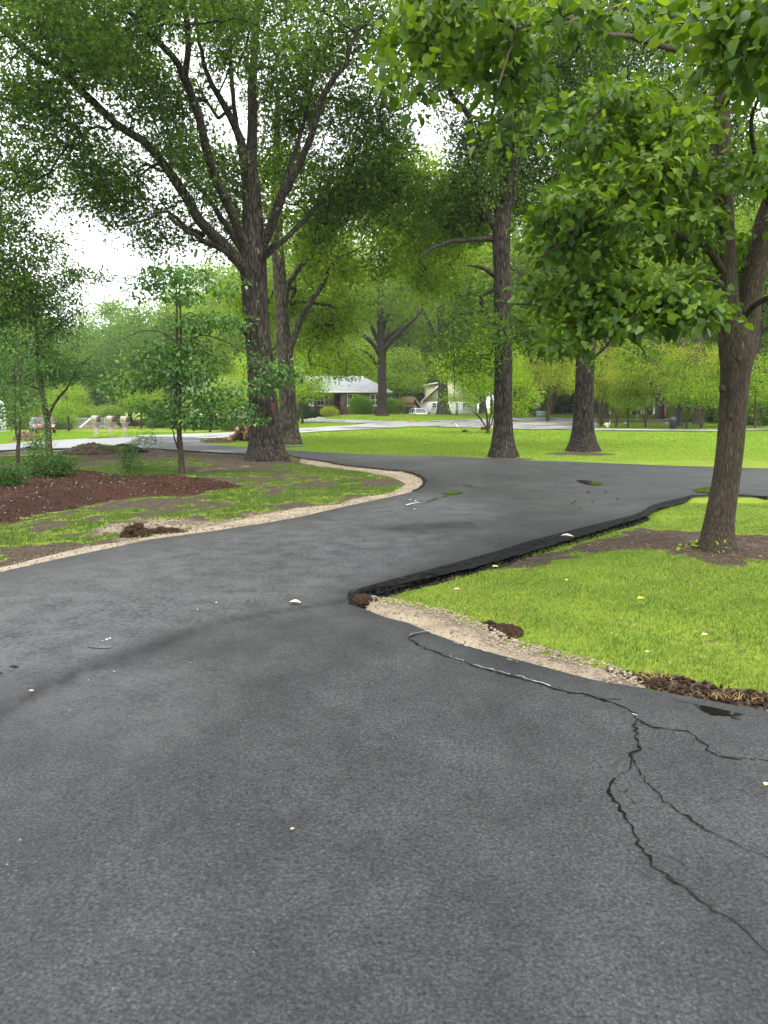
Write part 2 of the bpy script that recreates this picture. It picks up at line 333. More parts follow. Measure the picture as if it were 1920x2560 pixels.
def gravel_mat():
    m, t, b = mat('gravel'); g = N(t, 'NewGeometry'); v = vec(t); n = tex(t, 'Noise', v, 3, 5); n5 = tex(t, 'Noise', v, 45, 4, .7)
    c = ramp(t, g.outputs['Random Per Island'], [(0, (.12, .095, .066)), (.4, (.215, .175, .125)), (.8, (.29, .245, .185)), (1, (.23, .155, .11))])
    c = mixc(t, 1, c, ramp(t, n.outputs[0], [(.3, (.7, .68, .64)), (.6, (1.05, 1.05, 1.05))]), 'MULTIPLY'); c = mixc(t, 1, c, ramp(t, n5.outputs[0], [(.3, (.7, .7, .7)), (.7, (1.2, 1.2, 1.2))]), 'MULTIPLY')
    t.links.new(c, b.inputs['Base Color']); b.inputs['Roughness'].default_value = .9; bump(t, b, n5.outputs[0], .5, .01); return m
M['gravel'] = gravel_mat()
def sand_mat():
    m, t, b = mat('crushed_stone_bed'); v = vec(t); n = tex(t, 'Noise', v, 2.2, 5, .65); f = tex(t, 'Noise', v, 70, 4, .7); vo = tex(t, 'Voronoi', v, 38)
    c = ramp(t, n.outputs[0], [(.3, (.135, .105, .07)), (.5, (.235, .19, .13)), (.75, (.29, .24, .17))]); c = mixc(t, 1, c, ramp(t, f.outputs[0], [(.25, (.6, .6, .6)), (.75, (1.25, 1.25, 1.25))]), 'MULTIPLY')
    t.links.new(c, b.inputs['Base Color']); b.inputs['Roughness'].default_value = .95; bump(t, b, vo.outputs['Distance'], .7, .02); return m
M['gravel_bed'] = sand_mat()
M['soil'] = simple('dark_soil', (.030, .017, .011), .95, .5, 25, 0, .9, .1)
M['soil2'] = simple('grey_soil', (.075, .055, .040), .95, .5, 18, 0, .9, .1)
def mulch_mat():
    m, t, b = mat('mulch'); v = vec(t); n = tex(t, 'Noise', v, .8, 4); f = tex(t, 'Noise', vec(t, (1, 1, 1)), 42, 5, .75); g = N(t, 'NewGeometry')
    c = ramp(t, f.outputs[0], [(.3, (.012, .006, .004)), (.5, (.042, .019, .010)), (.75, (.082, .038, .020))]); c = mixc(t, 1, c, ramp(t, n.outputs[0], [(.35, (.65, .65, .68)), (.65, (1.15, 1.05, 1))]), 'MULTIPLY')
    c = mixc(t, 1, c, ramp(t, g.outputs['Random Per Island'], [(0, (.6, .6, .6)), (1, (1.5, 1.5, 1.5))]), 'MULTIPLY')
    t.links.new(c, b.inputs['Base Color']); b.inputs['Roughness'].default_value = .95; b.inputs['Specular IOR Level'].default_value = .15; bump(t, b, f.outputs[0], .9, .04); return m
M['mulch'] = mulch_mat()
def brick_mat(name, c1, c2, mort, sc=1):
    m, t, b = mat(name); tcn = t.nodes.new('ShaderNodeTexCoord'); sp = N(t, 'SeparateXYZ'); t.links.new(tcn.outputs['Object'], sp.inputs[0]); ad = N(t, 'Math', operation='ADD'); t.links.new(sp.outputs[0], ad.inputs[0]); t.links.new(sp.outputs[1], ad.inputs[1])
    cb = N(t, 'CombineXYZ'); t.links.new(ad.outputs[0], cb.inputs[0]); t.links.new(sp.outputs[2], cb.inputs[1])
    br = tex(t, 'Brick', cb.outputs[0], 1.0); br.inputs['Color1'].default_value = col(*c1); br.inputs['Color2'].default_value = col(*c2); br.inputs['Mortar'].default_value = col(*mort)
    br.inputs['Brick Width'].default_value = .22 * sc; br.inputs['Row Height'].default_value = .075 * sc; br.inputs['Mortar Size'].default_value = .008 * sc
    t.links.new(br.outputs[0], b.inputs['Base Color']); b.inputs['Roughness'].default_value = .9; return m
M['brick'] = brick_mat('red_brick', (.20, .085, .055), (.13, .058, .04), (.22, .18, .15))
M['white_brick'] = brick_mat('white_brick', (.72, .73, .74), (.64, .65, .66), (.5, .5, .5))
def band_mat(name, c, period=.15, axis=2, rough=.7, dk=.6):
    m, t, b = mat(name); wv = tex(t, 'Wave', vec(t), 1 / period / 6.2832 * 6.2832 / 2, wave_profile='SAW', bands_direction='XYZ'[axis]); n = tex(t, 'Noise', vec(t), 1.2, 4)
    cc = ramp(t, wv.outputs[0], [(0, tuple(x * dk for x in c)), (.12, c), (1, c)]); cc = mixc(t, 1, cc, ramp(t, n.outputs[0], [(.3, (.85, .85, .85)), (.7, (1.1, 1.1, 1.1))]), 'MULTIPLY')
    t.links.new(cc, b.inputs['Base Color']); b.inputs['Roughness'].default_value = rough; return m
M['siding'] = band_mat('yellow_siding', (.62, .62, .40), .2)
M['shingle'] = band_mat('grey_shingle', (.25, .26, .275), .3, 1, .8, .8)
M['shingle_dark'] = band_mat('dark_shingle', (.10, .10, .105), .3, 1, .85, .8)
M['wood'] = band_mat('deck_wood', (.26, .17, .12), .14, 0, .8)
M['white'] = simple('white_paint', (.78, .78, .76), .5, .05)
M['cream'] = simple('cream_trim', (.70, .66, .50), .6, .06)
M['slate'] = simple('slate_paint', (.10, .13, .14), .6, .1)
M['dark'] = simple('dark_paint', (.015, .015, .016), .5, .2)
M['glass'] = simple('window_glass', (.035, .045, .05), .08, .3, 2, 0, 0, .6)
M['steel'] = simple('galvanised_steel', (.45, .47, .48), .45, .15, 4, .6)
M['resin'] = simple('tan_mailbox_resin', (.33, .275, .22), .75, .22, 30, 0, .5)
M['green_box'] = simple('green_enamel', (.11, .20, .14), .5, .1)
M['stone'] = simple('grey_stone', (.30, .28, .26), .9, .35, 9, 0, .6)
M['log'] = barkmat('log_bark', (.05, .028, .018), (.28, .17, .11), 14, 3, .7, (.30, .26, .22), 5, .6)
M['logend'] = simple('sawn_wood', (.42, .27, .16), .8, .2, 12)
M['yellow'] = simple('yellow_leaf', (.75, .62, .03), .5, .15)
M['pale_leaf'] = simple('pale_leaf', (.62, .60, .36), .5, .2)
M['tan_leaf'] = simple('tan_leaf', (.50, .34, .20), .6, .2)
M['orange'] = simple('orange_marker', (.80, .12, .02), .5, .1)
M['red_paint'] = simple('red_paint_mark', (.085, .02, .013), .9, .4, 20)
M['car_red'] = simple('red_car_paint', (.15, .012, .016), .2, .05, 3, 0, 0, .7)
M['car_white'] = simple('white_car_paint', (.75, .76, .78), .25, .03, 3, 0, 0, .6)
M['car_silver'] = simple('silver_car_paint', (.45, .46, .48), .25, .05, 3, .5)
M['tyre'] = simple('tyre_rubber', (.02, .02, .02), .8, .2)
M['lamp'] = simple('lamp_glass', (.7, .7, .68), .15, .05)
M['pink'] = simple('pink_plastic', (.75, .22, .28), .5, .1)
M['skin'] = simple('skin', (.50, .30, .21), .6, .05)
M['cloth_white'] = simple('white_cloth', (.72, .73, .76), .8, .08)
M['cloth_dark'] = simple('dark_cloth', (.03, .03, .04), .85, .15)

# ---------------------------------------------------------------- outlines on the ground
chain_grav = gp('F', [(2600, 1770), (2100, 1640), (1800, 1568), (1659, 1536)]) + gp('z6', [(1400, 545), (1180, 502), (1070, 485), (960, 465), (830, 430), (640, 380), (480, 335), (340, 285), (250, 245), (165, 225), (75, 190)])
chain_tip = gp('z5', [(60, 285), (25, 235), (40, 185)])
chain_tack = gp('z5', [(120, 158), (250, 110), (400, 75)]) + gp('zb', [(250, 615), (440, 550), (700, 490), (800, 445), (1000, 395), (1180, 350), (1340, 310), (1500, 270), (1659, 232)]) + gp('z3', [(950, 1370), (1100, 1335), (1200, 1312), (1300, 1305), (1480, 1310), (1659, 1320), (2400, 1350), (3600, 1400)])
def smooth(ch, k=6, st=.25):
    L = np.array(spline([np.asarray(c) for c in ch], st)); 
    for _ in range(k): L[1:-1] = .5 * L[1:-1] + .25 * (L[:-2] + L[2:])
    return [p for p in L]
chain_tack = smooth(chain_tack[:15]) + chain_tack[15:]
chain_far = gp('z3', [(3600, 1220), (2400, 1180), (1659, 1149), (1340, 1140), (1000, 1130), (400, 1105), (0, 1095)]) + gp('z2', [(1500, 628), (1000, 615), (700, 605), (480, 595), (280, 582)]) + gp('z1', [(1640, 566), (1540, 560), (1440, 553), (1340, 541), (1295, 522), (1310, 506)])
chain_left = gp('z1', [(1200, 478), (870, 490), (560, 507), (350, 520), (150, 533), (0, 545), (-500, 575), (-1200, 600)])
chain_isle_up = gp('z1', [(-1200, 680), (-500, 612), (0, 588), (140, 580), (330, 575), (560, 570), (890, 570), (1000, 573), (1150, 583), (1300, 592), (1500, 604), (1620, 609)]) + gp('z2', [(290, 612), (340, 622), (450, 640), (560, 655), (650, 675), (780, 690), (880, 698), (960, 709), (1050, 715), (1120, 730), (1180, 755)])
chain_isle_tip = gp('z2', [(1208, 782), (1190, 818), (1130, 850)])
chain_isle_lo = gp('z2', [(1040, 872), (900, 902), (700, 945), (560, 975), (400, 1015), (200, 1050), (0, 1080)]) + gp('zl', [(1659, 285), (1200, 345), (850, 420), (480, 497), (0, 607), (-700, 760), (-1500, 930)])
isle = chain_isle_up + chain_isle_tip + chain_isle_lo
road = [np.array((9., -4.))] + chain_grav + chain_tip + chain_tack + chain_far + chain_left + isle + [np.array((-9., -4.))]
r_isle = chain_grav + chain_tip + chain_tack + [np.array((40., 5.))]
gravR_up = gp('z6', [(110, 163), (230, 180), (370, 210), (480, 245), (560, 285), (640, 322), (700, 350), (860, 390), (1010, 430), (1180, 497)], -.04)
gravR = gravR_up + gp('z6', [(1180, 504), (1070, 487), (960, 467), (830, 432), (640, 382), (480, 337), (340, 287), (250, 247), (165, 227), (75, 192)])
gravI_up = gp('zl', [(-1500, 890), (-700, 725), (0, 545)]) + gp('z1', [(100, 1300), (250, 1262), (400, 1230), (560, 1192), (700, 1168), (840, 1150), (1000, 1122), (1150, 1100), (1350, 1062), (1500, 1030), (1620, 1008)]) + gp('z2', [(60, 1005), (130, 988), (250, 965), (380, 945), (520, 930), (640, 922), (720, 893), (800, 875), (980, 850), (1050, 815), (1075, 790), (1000, 752), (900, 732), (780, 716), (600, 692), (500, 680), (420, 666), (385, 652)])
gravI = gravI_up + gp('z2', [(400, 634), (450, 642), (560, 657), (650, 677), (780, 692), (880, 700), (960, 711), (1050, 717), (1120, 732), (1180, 757), (1205, 785), (1190, 818), (1130, 850), (1040, 872), (900, 902), (700, 945), (560, 975), (400, 1015), (200, 1050), (0, 1080)]) + gp('zl', [(1659, 285), (1200, 345), (850, 420), (480, 497), (0, 607), (-700, 760), (-1500, 930)])
mulchP = gp('z1', [(-500, 1130), (-500, 760), (-100, 735), (60, 712), (250, 705), (420, 700), (600, 705), (720, 735), (900, 755), (1000, 745), (1130, 735), (1250, 740), (1380, 760), (1480, 785), (1575, 812), (1500, 826), (1380, 838), (1250, 860), (1100, 872), (900, 882), (700, 905), (560, 930), (430, 955), (300, 990), (150, 1022), (0, 1060)])
mulchP = [np.array(p[:2]) for p in spline(mulchP + [mulchP[0]], .5)[:-1]]
bareR = gp('F', [(1000, 1230), (1150, 1196), (1300, 1158), (1400, 1136), (1500, 1150), (1700, 1172), (1700, 1222), (1560, 1228), (1480, 1205), (1350, 1186), (1250, 1192), (1130, 1218)], -.08)
bareR2 = gp('F', [(800, 1280), (900, 1248), (1000, 1225), (1050, 1225), (900, 1262), (830, 1285)], -.08)
bareI = [gp('z1', [(600, 1095), (700, 1040), (900, 1005), (1150, 1005), (1350, 1030), (1500, 1000), (1659, 960), (1659, 1010), (1350, 1065), (1000, 1120), (800, 1140), (620, 1110)]),
         gp('z1', [(60, 1220), (150, 1180), (350, 1165), (560, 1170), (640, 1185), (500, 1210), (250, 1260), (0, 1320), (0, 1260)]),
         gp('z1', [(1190, 690), (1400, 675), (1659, 660), (1659, 700), (1450, 710), (1250, 720)]),
         gp('z1', [(450, 600), (620, 560), (900, 570), (1300, 595), (1659, 612), (1640, 690), (1480, 660), (1200, 620), (900, 640), (600, 640)]),
         gp('z2', [(760, 770), (900, 735), (1040, 770), (1060, 800), (900, 810), (780, 800)]), gp('z2', [(180, 920), (400, 915), (560, 930), (300, 965), (180, 960)])]
bareTrees = [(G(*src('F', 577, 996))[:2], 1.6), (G(*src('F', 1085, 988))[:2], 1.0), (G(*src('F', 1258, 978))[:2], 1.5), (G(*src('F', 625, 962))[:2], .9)]
gR = lambda X, Y: pdist(gravR, X, Y)
def turf(X, Y):
    X = np.asarray(X, float); Y = np.asarray(Y, float)
    a = np.ones(X.shape)
    dI = pdist(isle, X, Y); inI = dI < 0
    n1 = n2(X, Y, 1.1, 1); nn = n2(X, Y, .45, 5); nf = n2(X, Y * .6, 3.2, 9)
    a = np.where(inI, np.clip(.50 + (nn - .5) * 2.6 + (nf - .5) * 3.2, 0, 1), np.clip(.95 + (n1 - .5) * .5, .2, 1))
    a = np.where((~inI) & (Y < 16), np.clip(.95 + (n1 - .5) * 1.0 + np.minimum(0, nf - .27) * 5, 0, 1), a)
    for p, sg in [(bareR, .28), (bareR2, .1), (soilQ, .06)] + [(q, .45) for q in bareI]:
        d = pdist(p, X, Y) + (nf - .5) * 1.3 * sg / .28 * .5; a = a * np.clip(d / sg + .35 + (n2(X, Y, 4.5, 66) - .5) * (2.6 if p is bareR or p is bareR2 else 1.2) + (.1 if p is bareR else 0), .0, 1)
    for (c, r) in bareTrees:
        d = np.hypot(X - c[0], (Y - c[1]) * 1.3); a = a * np.clip((d - r * .6) / (r * .6) + (nf - .5) * 1.5, 0, 1)
    hf = n2(X, Y, 6., 77, 2); a = np.where(inI, np.clip(a * (.55 + .9 * hf) + np.clip(hf - .45, 0, .3) * .9, 0, 1), a)
    return np.clip(a, 0, 1)
soilQ = gp('z6', [(1010, 430), (1100, 440), (1300, 455), (1450, 490), (1560, 505), (1700, 530), (1900, 590), (1900, 670), (1659, 600), (1400, 560), (1180, 510)], -.04)
def sandf(X, Y):
    s = np.clip(.35 - pdist(bareI[0], X, Y) * 1.2, 0, .5) + np.clip(.2 - pdist(bareI[2], X, Y), 0, .4) * .8 + np.clip(.1 - pdist(bareR, X, Y), 0, .25) * .6
    return s
def goff(X, Y):
    X = np.asarray(X, float); Y = np.asarray(Y, float); 
    tk = np.array(chain_tip + chain_tack); d = np.full(X.shape, 1e9)
    for i in range(len(tk) - 1):
        (x1, y1), (x2, y2) = tk[i], tk[i + 1]; dx, dy = x2 - x1, y2 - y1; t = np.clip(((X - x1) * dx + (Y - y1) * dy) / (dx * dx + dy * dy), 0, 1); d = np.minimum(d, np.hypot(X - x1 - t * dx, Y - y1 - t * dy))
    o = -.045 - .075 * (1 - sst(.3, 1.6, d)) * (Y < 14)
    return o + (n2(X, Y, .7, 3) - .5) * .05
def GZ(x, y): return float(T(x, y) + goff(np.array([x]), np.array([y]))[0])
def ground_at(k, x, y):
    p = G(*src(k, x, y), -.045); return np.array((p[0], p[1], GZ(p[0], p[1])))
# ground sheet
def axis(parts): return np.unique(np.round(np.concatenate([np.arange(a, b, s) for a, b, s in parts]), 4))
gx = axis([(-900, -200, 60), (-200, -60, 8), (-60, -20, 1.5), (-20, -9, .4), (-9, 8, .13), (8, 20, .4), (20, 60, 1.5), (60, 200, 8), (200, 901, 50)])
gy = axis([(-60, -4, 6), (-4, 3, .5), (3, 13, .12), (13, 26, .2), (26, 40, .5), (40, 100, 1.2), (100, 200, 6), (200, 1500, 60)])
GX, GY = np.meshgrid(gx, gy); fx, fy = GX.ravel(), GY.ravel()
rd = pdist(road, fx, fy); inroad = rd < -.12
gz = T(fx, fy) + goff(fx, fy); gz = np.where(inroad, gz - .12, gz)
V = np.stack([fx, fy, gz], 1); nx, ny = len(gx), len(gy)
ii = (np.arange(ny - 1)[:, None] * nx + np.arange(nx - 1)[None]).ravel(); Fq = np.stack([ii, ii + 1, ii + 1 + nx, ii + nx], 1)
tf = turf(fx, fy); sf = sandf(fx, fy)
tag(link('ground', mesh('ground', V, Fq, M['ground'], True, {'turf': tf, 'sand': sf})), kind='structure')

def sheet(name, poly, m, zoff, step=lambda y: .5 if y < 14 else (1.0 if y < 32 else 2.5), mound=None, skirt=None, parent=None, attrs=None):
    poly = [np.asarray(p[:2], float) for p in poly]; B = []
    for i in range(len(poly)):
        a, b = poly[i], poly[(i + 1) % len(poly)]; L = np.linalg.norm(b - a); s = step((a[1] + b[1]) / 2); k = max(1, int(L / s)); 
        for j in range(k): B.append(a + (b - a) * j / k)
    B = np.array(B); nb = len(B); mn, mxx = B.min(0), B.max(0); pts = []
    y = mn[1]
    while y < mxx[1]:
        s = step(y); xs = np.arange(mn[0] + (hash(round(y, 2)) % 2) * s / 2, mxx[0], s); pts.append(np.stack([xs, np.full(len(xs), y)], 1)); y += s
    pts = np.concatenate(pts); dd = pdist(B, pts[:, 0], pts[:, 1]); ss = np.array([step(v) for v in pts[:, 1]]); pts = pts[dd < -ss * .35]
    allp = np.concatenate([B, pts]); r = mgeo.delaunay_2d_cdt([Vector(p) for p in allp], [], [list(range(nb))], 1, 1e-5)
    V2 = np.array([tuple(v) for v in r[0]]); F = np.array([tuple(f) for f in r[2] if len(f) == 3])
    dB = -pdist(B, V2[:, 0], V2[:, 1]); z = T(V2[:, 0], V2[:, 1]) + zoff
    if mound: z = z + mound(V2[:, 0], V2[:, 1], np.maximum(dB, 0))
    V = np.stack([V2[:, 0], V2[:, 1], z], 1); e1 = V[F[:, 1]] - V[F[:, 0]]; e2 = V[F[:, 2]] - V[F[:, 0]]
    fl = np.cross(e1, e2)[:, 2] < 0; F[fl] = F[fl][:, ::-1]; Fs = [F]
    if skirt:
        A = np.roll(B, 1, 0); C = np.roll(B, -1, 0); tn = C - A; nn_ = np.stack([tn[:, 1], -tn[:, 0]], 1); nn_ /= np.linalg.norm(nn_, axis=1)[:, None] + 1e-9
        tst = pdist(B, B[:, 0] + nn_[:, 0] * .02, B[:, 1] + nn_[:, 1] * .02); nn_[tst < 0] *= -1
        jit = rng.uniform(.6, 1.2, nb); O = B + nn_ * skirt[0] * jit[:, None]; zb = T(B[:, 0], B[:, 1]) + zoff
        n0 = len(V); V = np.concatenate([V, np.c_[B, zb], np.c_[O, zb - skirt[1]]]); i = np.arange(nb); j = (i + 1) % nb; Fs.append(np.stack([n0 + i, n0 + j, n0 + nb + j, n0 + nb + i], 1))
    at = {k: f(V[:, 0], V[:, 1]) for k, f in attrs.items()} if attrs else None
    me = mesh(name, V, Fs, m, True, at); return link(name, me, parent)
seamline = np.array(gp('F', [(760, 1295), (700, 1305), (640, 1315), (560, 1330), (480, 1345), (380, 1375), (300, 1405), (200, 1440), (120, 1475), (40, 1515), (-60, 1570), (-300, 1700)]))
stains = [(seamline, lambda y: .055), (np.array(gp('z2', [(1100, 1090), (1300, 1080), (1450, 1070)])), lambda y: .35), (np.array(gp('F', [(150, 1450), (250, 1425), (400, 1375)])), lambda y: .12),
          (np.array(chain_tip + chain_tack[:70:4]), lambda y: .10), (np.array(chain_grav[6:]), lambda y: .12), (np.array(chain_isle_tip + chain_isle_up[-8:][::-1]), lambda y: .15)]
def seamf(X, Y):
    s = np.zeros(X.shape)
    for k, (ln, wd) in enumerate(stains):
        d = np.full(X.shape, 1e9)
        for i in range(len(ln) - 1):
            (x1, y1), (x2, y2) = ln[i][:2], ln[i + 1][:2]; dx, dy = x2 - x1, y2 - y1; t = np.clip(((X - x1) * dx + (Y - y1) * dy) / (dx * dx + dy * dy + 1e-9), 0, 1); d = np.minimum(d, np.hypot(X - x1 - t * dx, Y - y1 - t * dy))
        wq = wd(0) * (.5 + 1.2 * n2(X, Y, 1.3, k)); s = np.maximum(s, np.exp(-(d / wq) ** 2) * (1.1 if k < 3 else .6) * np.clip(n2(X, Y, 2.5, 20 + k) * 2.6 - .5, 0, 1.3))
    return np.clip(s, 0, 1)
paleP = gp('F', [(-200, 1290), (0, 1255), (400, 1160), (700, 1112), (900, 1062), (1060, 1090), (1100, 1150), (900, 1215), (750, 1290), (500, 1345), (250, 1420), (0, 1500), (-200, 1560)])
paleP2 = gp('F', [(180, 1440), (420, 1400), (560, 1440), (480, 1560), (330, 1640), (150, 1600), (60, 1520)])
palef = lambda X, Y: np.clip(sst(.35, -.5, pdist(paleP, X, Y) + (n2(X, Y, 1.2, 90) - .5) * .8) * .8 + sst(.25, -.35, pdist(paleP2, X, Y) + (n2(X, Y, 1.5, 91) - .5) * .6) * .45, 0, 1)
drive = sheet('driveway', road, M['asphalt'], 0, step=lambda y: .09 if 3.2 < y < 7.5 else (.16 if y < 13 else (.8 if y < 32 else 2.5)), skirt=(.05, .08), attrs={'seam': seamf, 'dust': palef},
              mound=lambda X, Y, d: (n2(X, Y, .35, 2, 2) - .5) * .02 * sst(0, .8, d))
tag(drive, 'fresh dark grey asphalt driveway forking around two grass islands', None, kind='structure')
# thick black edge course along the right island
def strip(name, line, w0, z0, z1, m, parent=None, sub=6, rough=.02, step=.12):
    L = spline(line, step); tn = np.gradient(L, axis=0); nn_ = np.stack([tn[:, 1], -tn[:, 0]], 1); nn_ /= np.linalg.norm(nn_, axis=1)[:, None]
    if callable(w0): W = w0(L)
    else: W = np.full(len(L), w0)
    V = []
    for k in range(sub + 1):
        f = k / sub; p = L + nn_ * (W * f + rng.normal(0, rough, len(L)) * (k > 0))[:, None]
        V.append(np.c_[p, T(p[:, 0], p[:, 1]) + z0 + (z1 - z0) * f ** .8 * np.minimum(1, W / .3) + rng.normal(0, rough * .35, len(L)) * (0 < k < sub)])
    n = len(L); V = np.concatenate(V); i = np.arange(n - 1); Fs = np.concatenate([np.stack([k * n + i, k * n + i + 1, (k + 1) * n + i + 1, (k + 1) * n + i], 1) for k in range(sub)])
    return link(name, mesh(name, V, Fs, m, True), parent)
tl = chain_tip[:] + chain_tack[:-2]
cx_t = lambda L: np.interp(L[:, 0] + 0 * L[:, 1], [-.5, .1, .6, 1.5, 2.5, 3.3, 5.5, 12], [.05, .075, .12, .16, .15, .10, .065, .06])
te = strip('edge_course', tl, lambda L: cx_t(L) * (.85 + .3 * n2(L[:, 0], L[:, 1], 1.5, 44)), .004, -.13, M['tack'], drive, rough=.012, step=.06)
tag(te, 'thick black tack-coated edge course of the asphalt')
ti = strip('edge_course', chain_isle_up[2:] + chain_isle_tip, lambda L: np.full(len(L), .07), .004, -.05, M['tack'], drive)
concA = gp('z1', [(1200, 478), (1300, 475), (1500, 470)]) + gp('z4', [(850, 955), (1160, 943), (1370, 930)]) + gp('z2', [(560, 432), (700, 424), (830, 412), (1000, 397)]) + gp('z10', [(200, 550), (400, 555), (560, 545), (800, 535), (1000, 530), (1340, 525), (1545, 520), (1900, 522), (2600, 528)]) + \
    gp('z10', [(2600, 640), (1900, 652), (1545, 645), (1310, 632), (1200, 629), (900, 626), (760, 621), (560, 613), (300, 616), (0, 637)]) + gp('z2', [(365, 473), (280, 480)]) + gp('z4', [(1160, 995), (840, 1025), (640, 1032), (440, 1046), (280, 1052)]) + gp('z1', [(1310, 506), (1240, 500), (1100, 498), (950, 497), (870, 490)])
sheet('far_drive', concA, M['concrete'], .008, attrs=None); tag(S.objects['far_drive'], kind='structure')
concB = gp('z2', [(1000, 397), (870, 391), (720, 387), (560, 383), (410, 380), (250, 383), (100, 388), (100, 402), (250, 401), (420, 401), (600, 404), (830, 411), (900, 410)])
tag(sheet('house_drive', concB, M['concrete'], .012), kind='structure')
concC = gp('z3', [(90, 893), (460, 903), (600, 908), (1350, 914), (1659, 905), (2600, 895), (2600, 905), (1659, 914), (1350, 923), (600, 917), (460, 912), (90, 906)])
tag(sheet('lawn_road', concC, M['concrete'], .016), kind='structure')
concD = gp('z3', [(60, 838), (460, 842), (860, 853), (1080, 866), (1080, 875), (860, 864), (460, 850), (60, 848)])
tag(sheet('far_path', concD, M['concrete'], .02), kind='structure')
oldroad = gp('z1', [(900, 494), (870, 491), (560, 508), (350, 521), (150, 534), (0, 546), (-500, 576), (-1200, 601), (-1200, 677), (-500, 609), (0, 586), (140, 578), (330, 573), (560, 566), (700, 562), (800, 545), (860, 520)])
def oldroad_mat():
    m, t, b = mat('worn_wet_road'); v = vec(t, (.25, 1, 1)); n = tex(t, 'Noise', v, 1.6, 5, .6)
    t.links.new(ramp(t, n.outputs[0], [(.3, (.07, .07, .077)), (.7, (.14, .14, .148))]), b.inputs['Base Color']); t.links.new(ramp(t, n.outputs[0], [(.35, (.45, .45, .45)), (.65, (.25, .25, .25))]), b.inputs['Roughness']); return m
tag(sheet('old_road', oldroad, oldroad_mat(), .006), kind='structure')
# gravel shoulders
gb = lambda X, Y, d: np.minimum(d, .35) * .08 + (n2(X, Y, 3, 4) - .5) * .03
bR = tag(sheet('gravel_shoulder', gravR, M['gravel_bed'], -.035, step=lambda y: .12, mound=gb, skirt=(.03, .04)), kind='structure')
bI = tag(sheet('gravel_shoulder', gravI, M['gravel_bed'], -.035, step=lambda y: .25, mound=gb, skirt=(.03, .04)), kind='structure')
def scatter(poly, dens, y_max=60):
    poly = np.array([p[:2] for p in poly]); mn, mxx = poly.min(0), poly.max(0); mn[0] = max(mn[0], -14); n = int((mxx[0] - mn[0]) * (mxx[1] - mn[1]) * dens)
    x = rng.uniform(mn[0], mxx[0], n); y = rng.uniform(mn[1], min(mxx[1], y_max), n); k = pdist(poly, x, y) < 0; return x[k], y[k]
x, y = scatter(gravR, 2600); up = -pdist(gravR_up + [np.array((20., 20.))], x, y) if False else None
dl = np.full(len(x), 1e9)
for i in range(len(gravR_up) - 1):
    (x1, y1), (x2, y2) = gravR_up[i], gravR_up[i + 1]; dx, dy = x2 - x1, y2 - y1; t = np.clip(((x - x1) * dx + (y - y1) * dy) / (dx * dx + dy * dy), 0, 1); dl = np.minimum(dl, np.hypot(x - x1 - t * dx, y - y1 - t * dy))
fr = np.clip(1.15 - dl / .26, 0, 1) * (x < 1.5); kp = rng.random(len(x)) < (.22 + .78 * fr); x, y, fr = x[kp], y[kp], fr[kp]
sz = rng.uniform(.004, .010, len(x)) + fr * rng.uniform(0, 1, len(x)) ** 2 * .008
Vs, Fs_ = stones(np.c_[x, y, T(x, y) - .015 + .008 + fr * .02], sz)
tag(link('gravel', mesh('gravel', Vs, Fs_, M['gravel'])), 'loose tan gravel along the edge of the right lawn', 'gravel', kind='stuff')
xe, ye = scatter(gp('z6', [(1180, 497), (1400, 540), (1659, 575), (1900, 640), (1900, 662), (1659, 590), (1400, 550), (1180, 508)]), 1500)
xi, yi = scatter(gravI, 420)
C = np.r_[np.c_[xe, ye, T(xe, ye) - .03], np.c_[xi, yi, T(xi, yi) - .012]]
Vs, Fs_ = stones(C, np.r_[rng.uniform(.008, .02, len(xe)), rng.uniform(.004, .018, len(xi)) * rng.uniform(.3, 1, len(xi))])
tag(link('gravel', mesh('gravel', Vs, Fs_, M['gravel'])), 'loose tan gravel around the tip of the left island', 'gravel', kind='stuff')
# mulch bed
md = lambda X, Y, d: .16 * sst(0, 1.3, d) + (n2(X, Y, 1.6, 8) - .5) * .10 + (n2(X, Y, 8, 11, 2) - .5) * .015
mb = tag(sheet('mulch_bed', mulchP, M['mulch'], -.045, step=lambda y: .16, mound=md, skirt=(.03, .05)), kind='structure')
def mz(x, y): d = np.maximum(-pdist(mulchP, x, y), 0); return T(x, y) - .045 + md(x, y, d)
x, y = scatter(mulchP, 420); n = len(x); a = rng.uniform(0, 6.28, n); L = rng.uniform(.008, .03, n); W_ = rng.uniform(.002, .007, n); dx, dy = np.cos(a), np.sin(a); z = mz(x, y) + .006; tz = rng.uniform(-.02, .03, n)
Vc = np.stack([np.c_[x - dx * L - dy * W_, y - dy * L + dx * W_, z - tz * .5], np.c_[x + dx * L - dy * W_, y + dy * L + dx * W_, z + tz], np.c_[x + dx * L + dy * W_, y + dy * L - dx * W_, z + tz], np.c_[x - dx * L + dy * W_, y - dy * L - dx * W_, z - tz * .5]], 1).reshape(-1, 3)
tag(link('mulch_chips', mesh('mulch_chips', Vc, np.arange(4 * n).reshape(-1, 4), M['mulch'])), 'shredded dark red bark mulch on the planting bed', 'mulch', kind='stuff')
def leaflets(x, y, z, size, m, name='leaf_litter'):
    n = len(x); a = rng.uniform(0, 6.28, n); dx, dy = np.cos(a) * size, np.sin(a) * size; h = rng.uniform(-.3, .5, n) * size
    V = np.stack([np.c_[x - dx, y - dy, z], np.c_[x - dy * .45, y + dx * .45, z + h], np.c_[x + dx, y + dy, z + .004 + h * .4], np.c_[x + dy * .45, y - dx * .45, z + h * .5]], 1).reshape(-1, 3)
    return mesh(name, V, np.arange(4 * n).reshape(-1, 4), m)
x, y = scatter(mulchP, 20); k = rng.random(len(x)) < np.clip(1.3 - (x + 8) * .17, .12, 1); x, y = x[k], y[k]
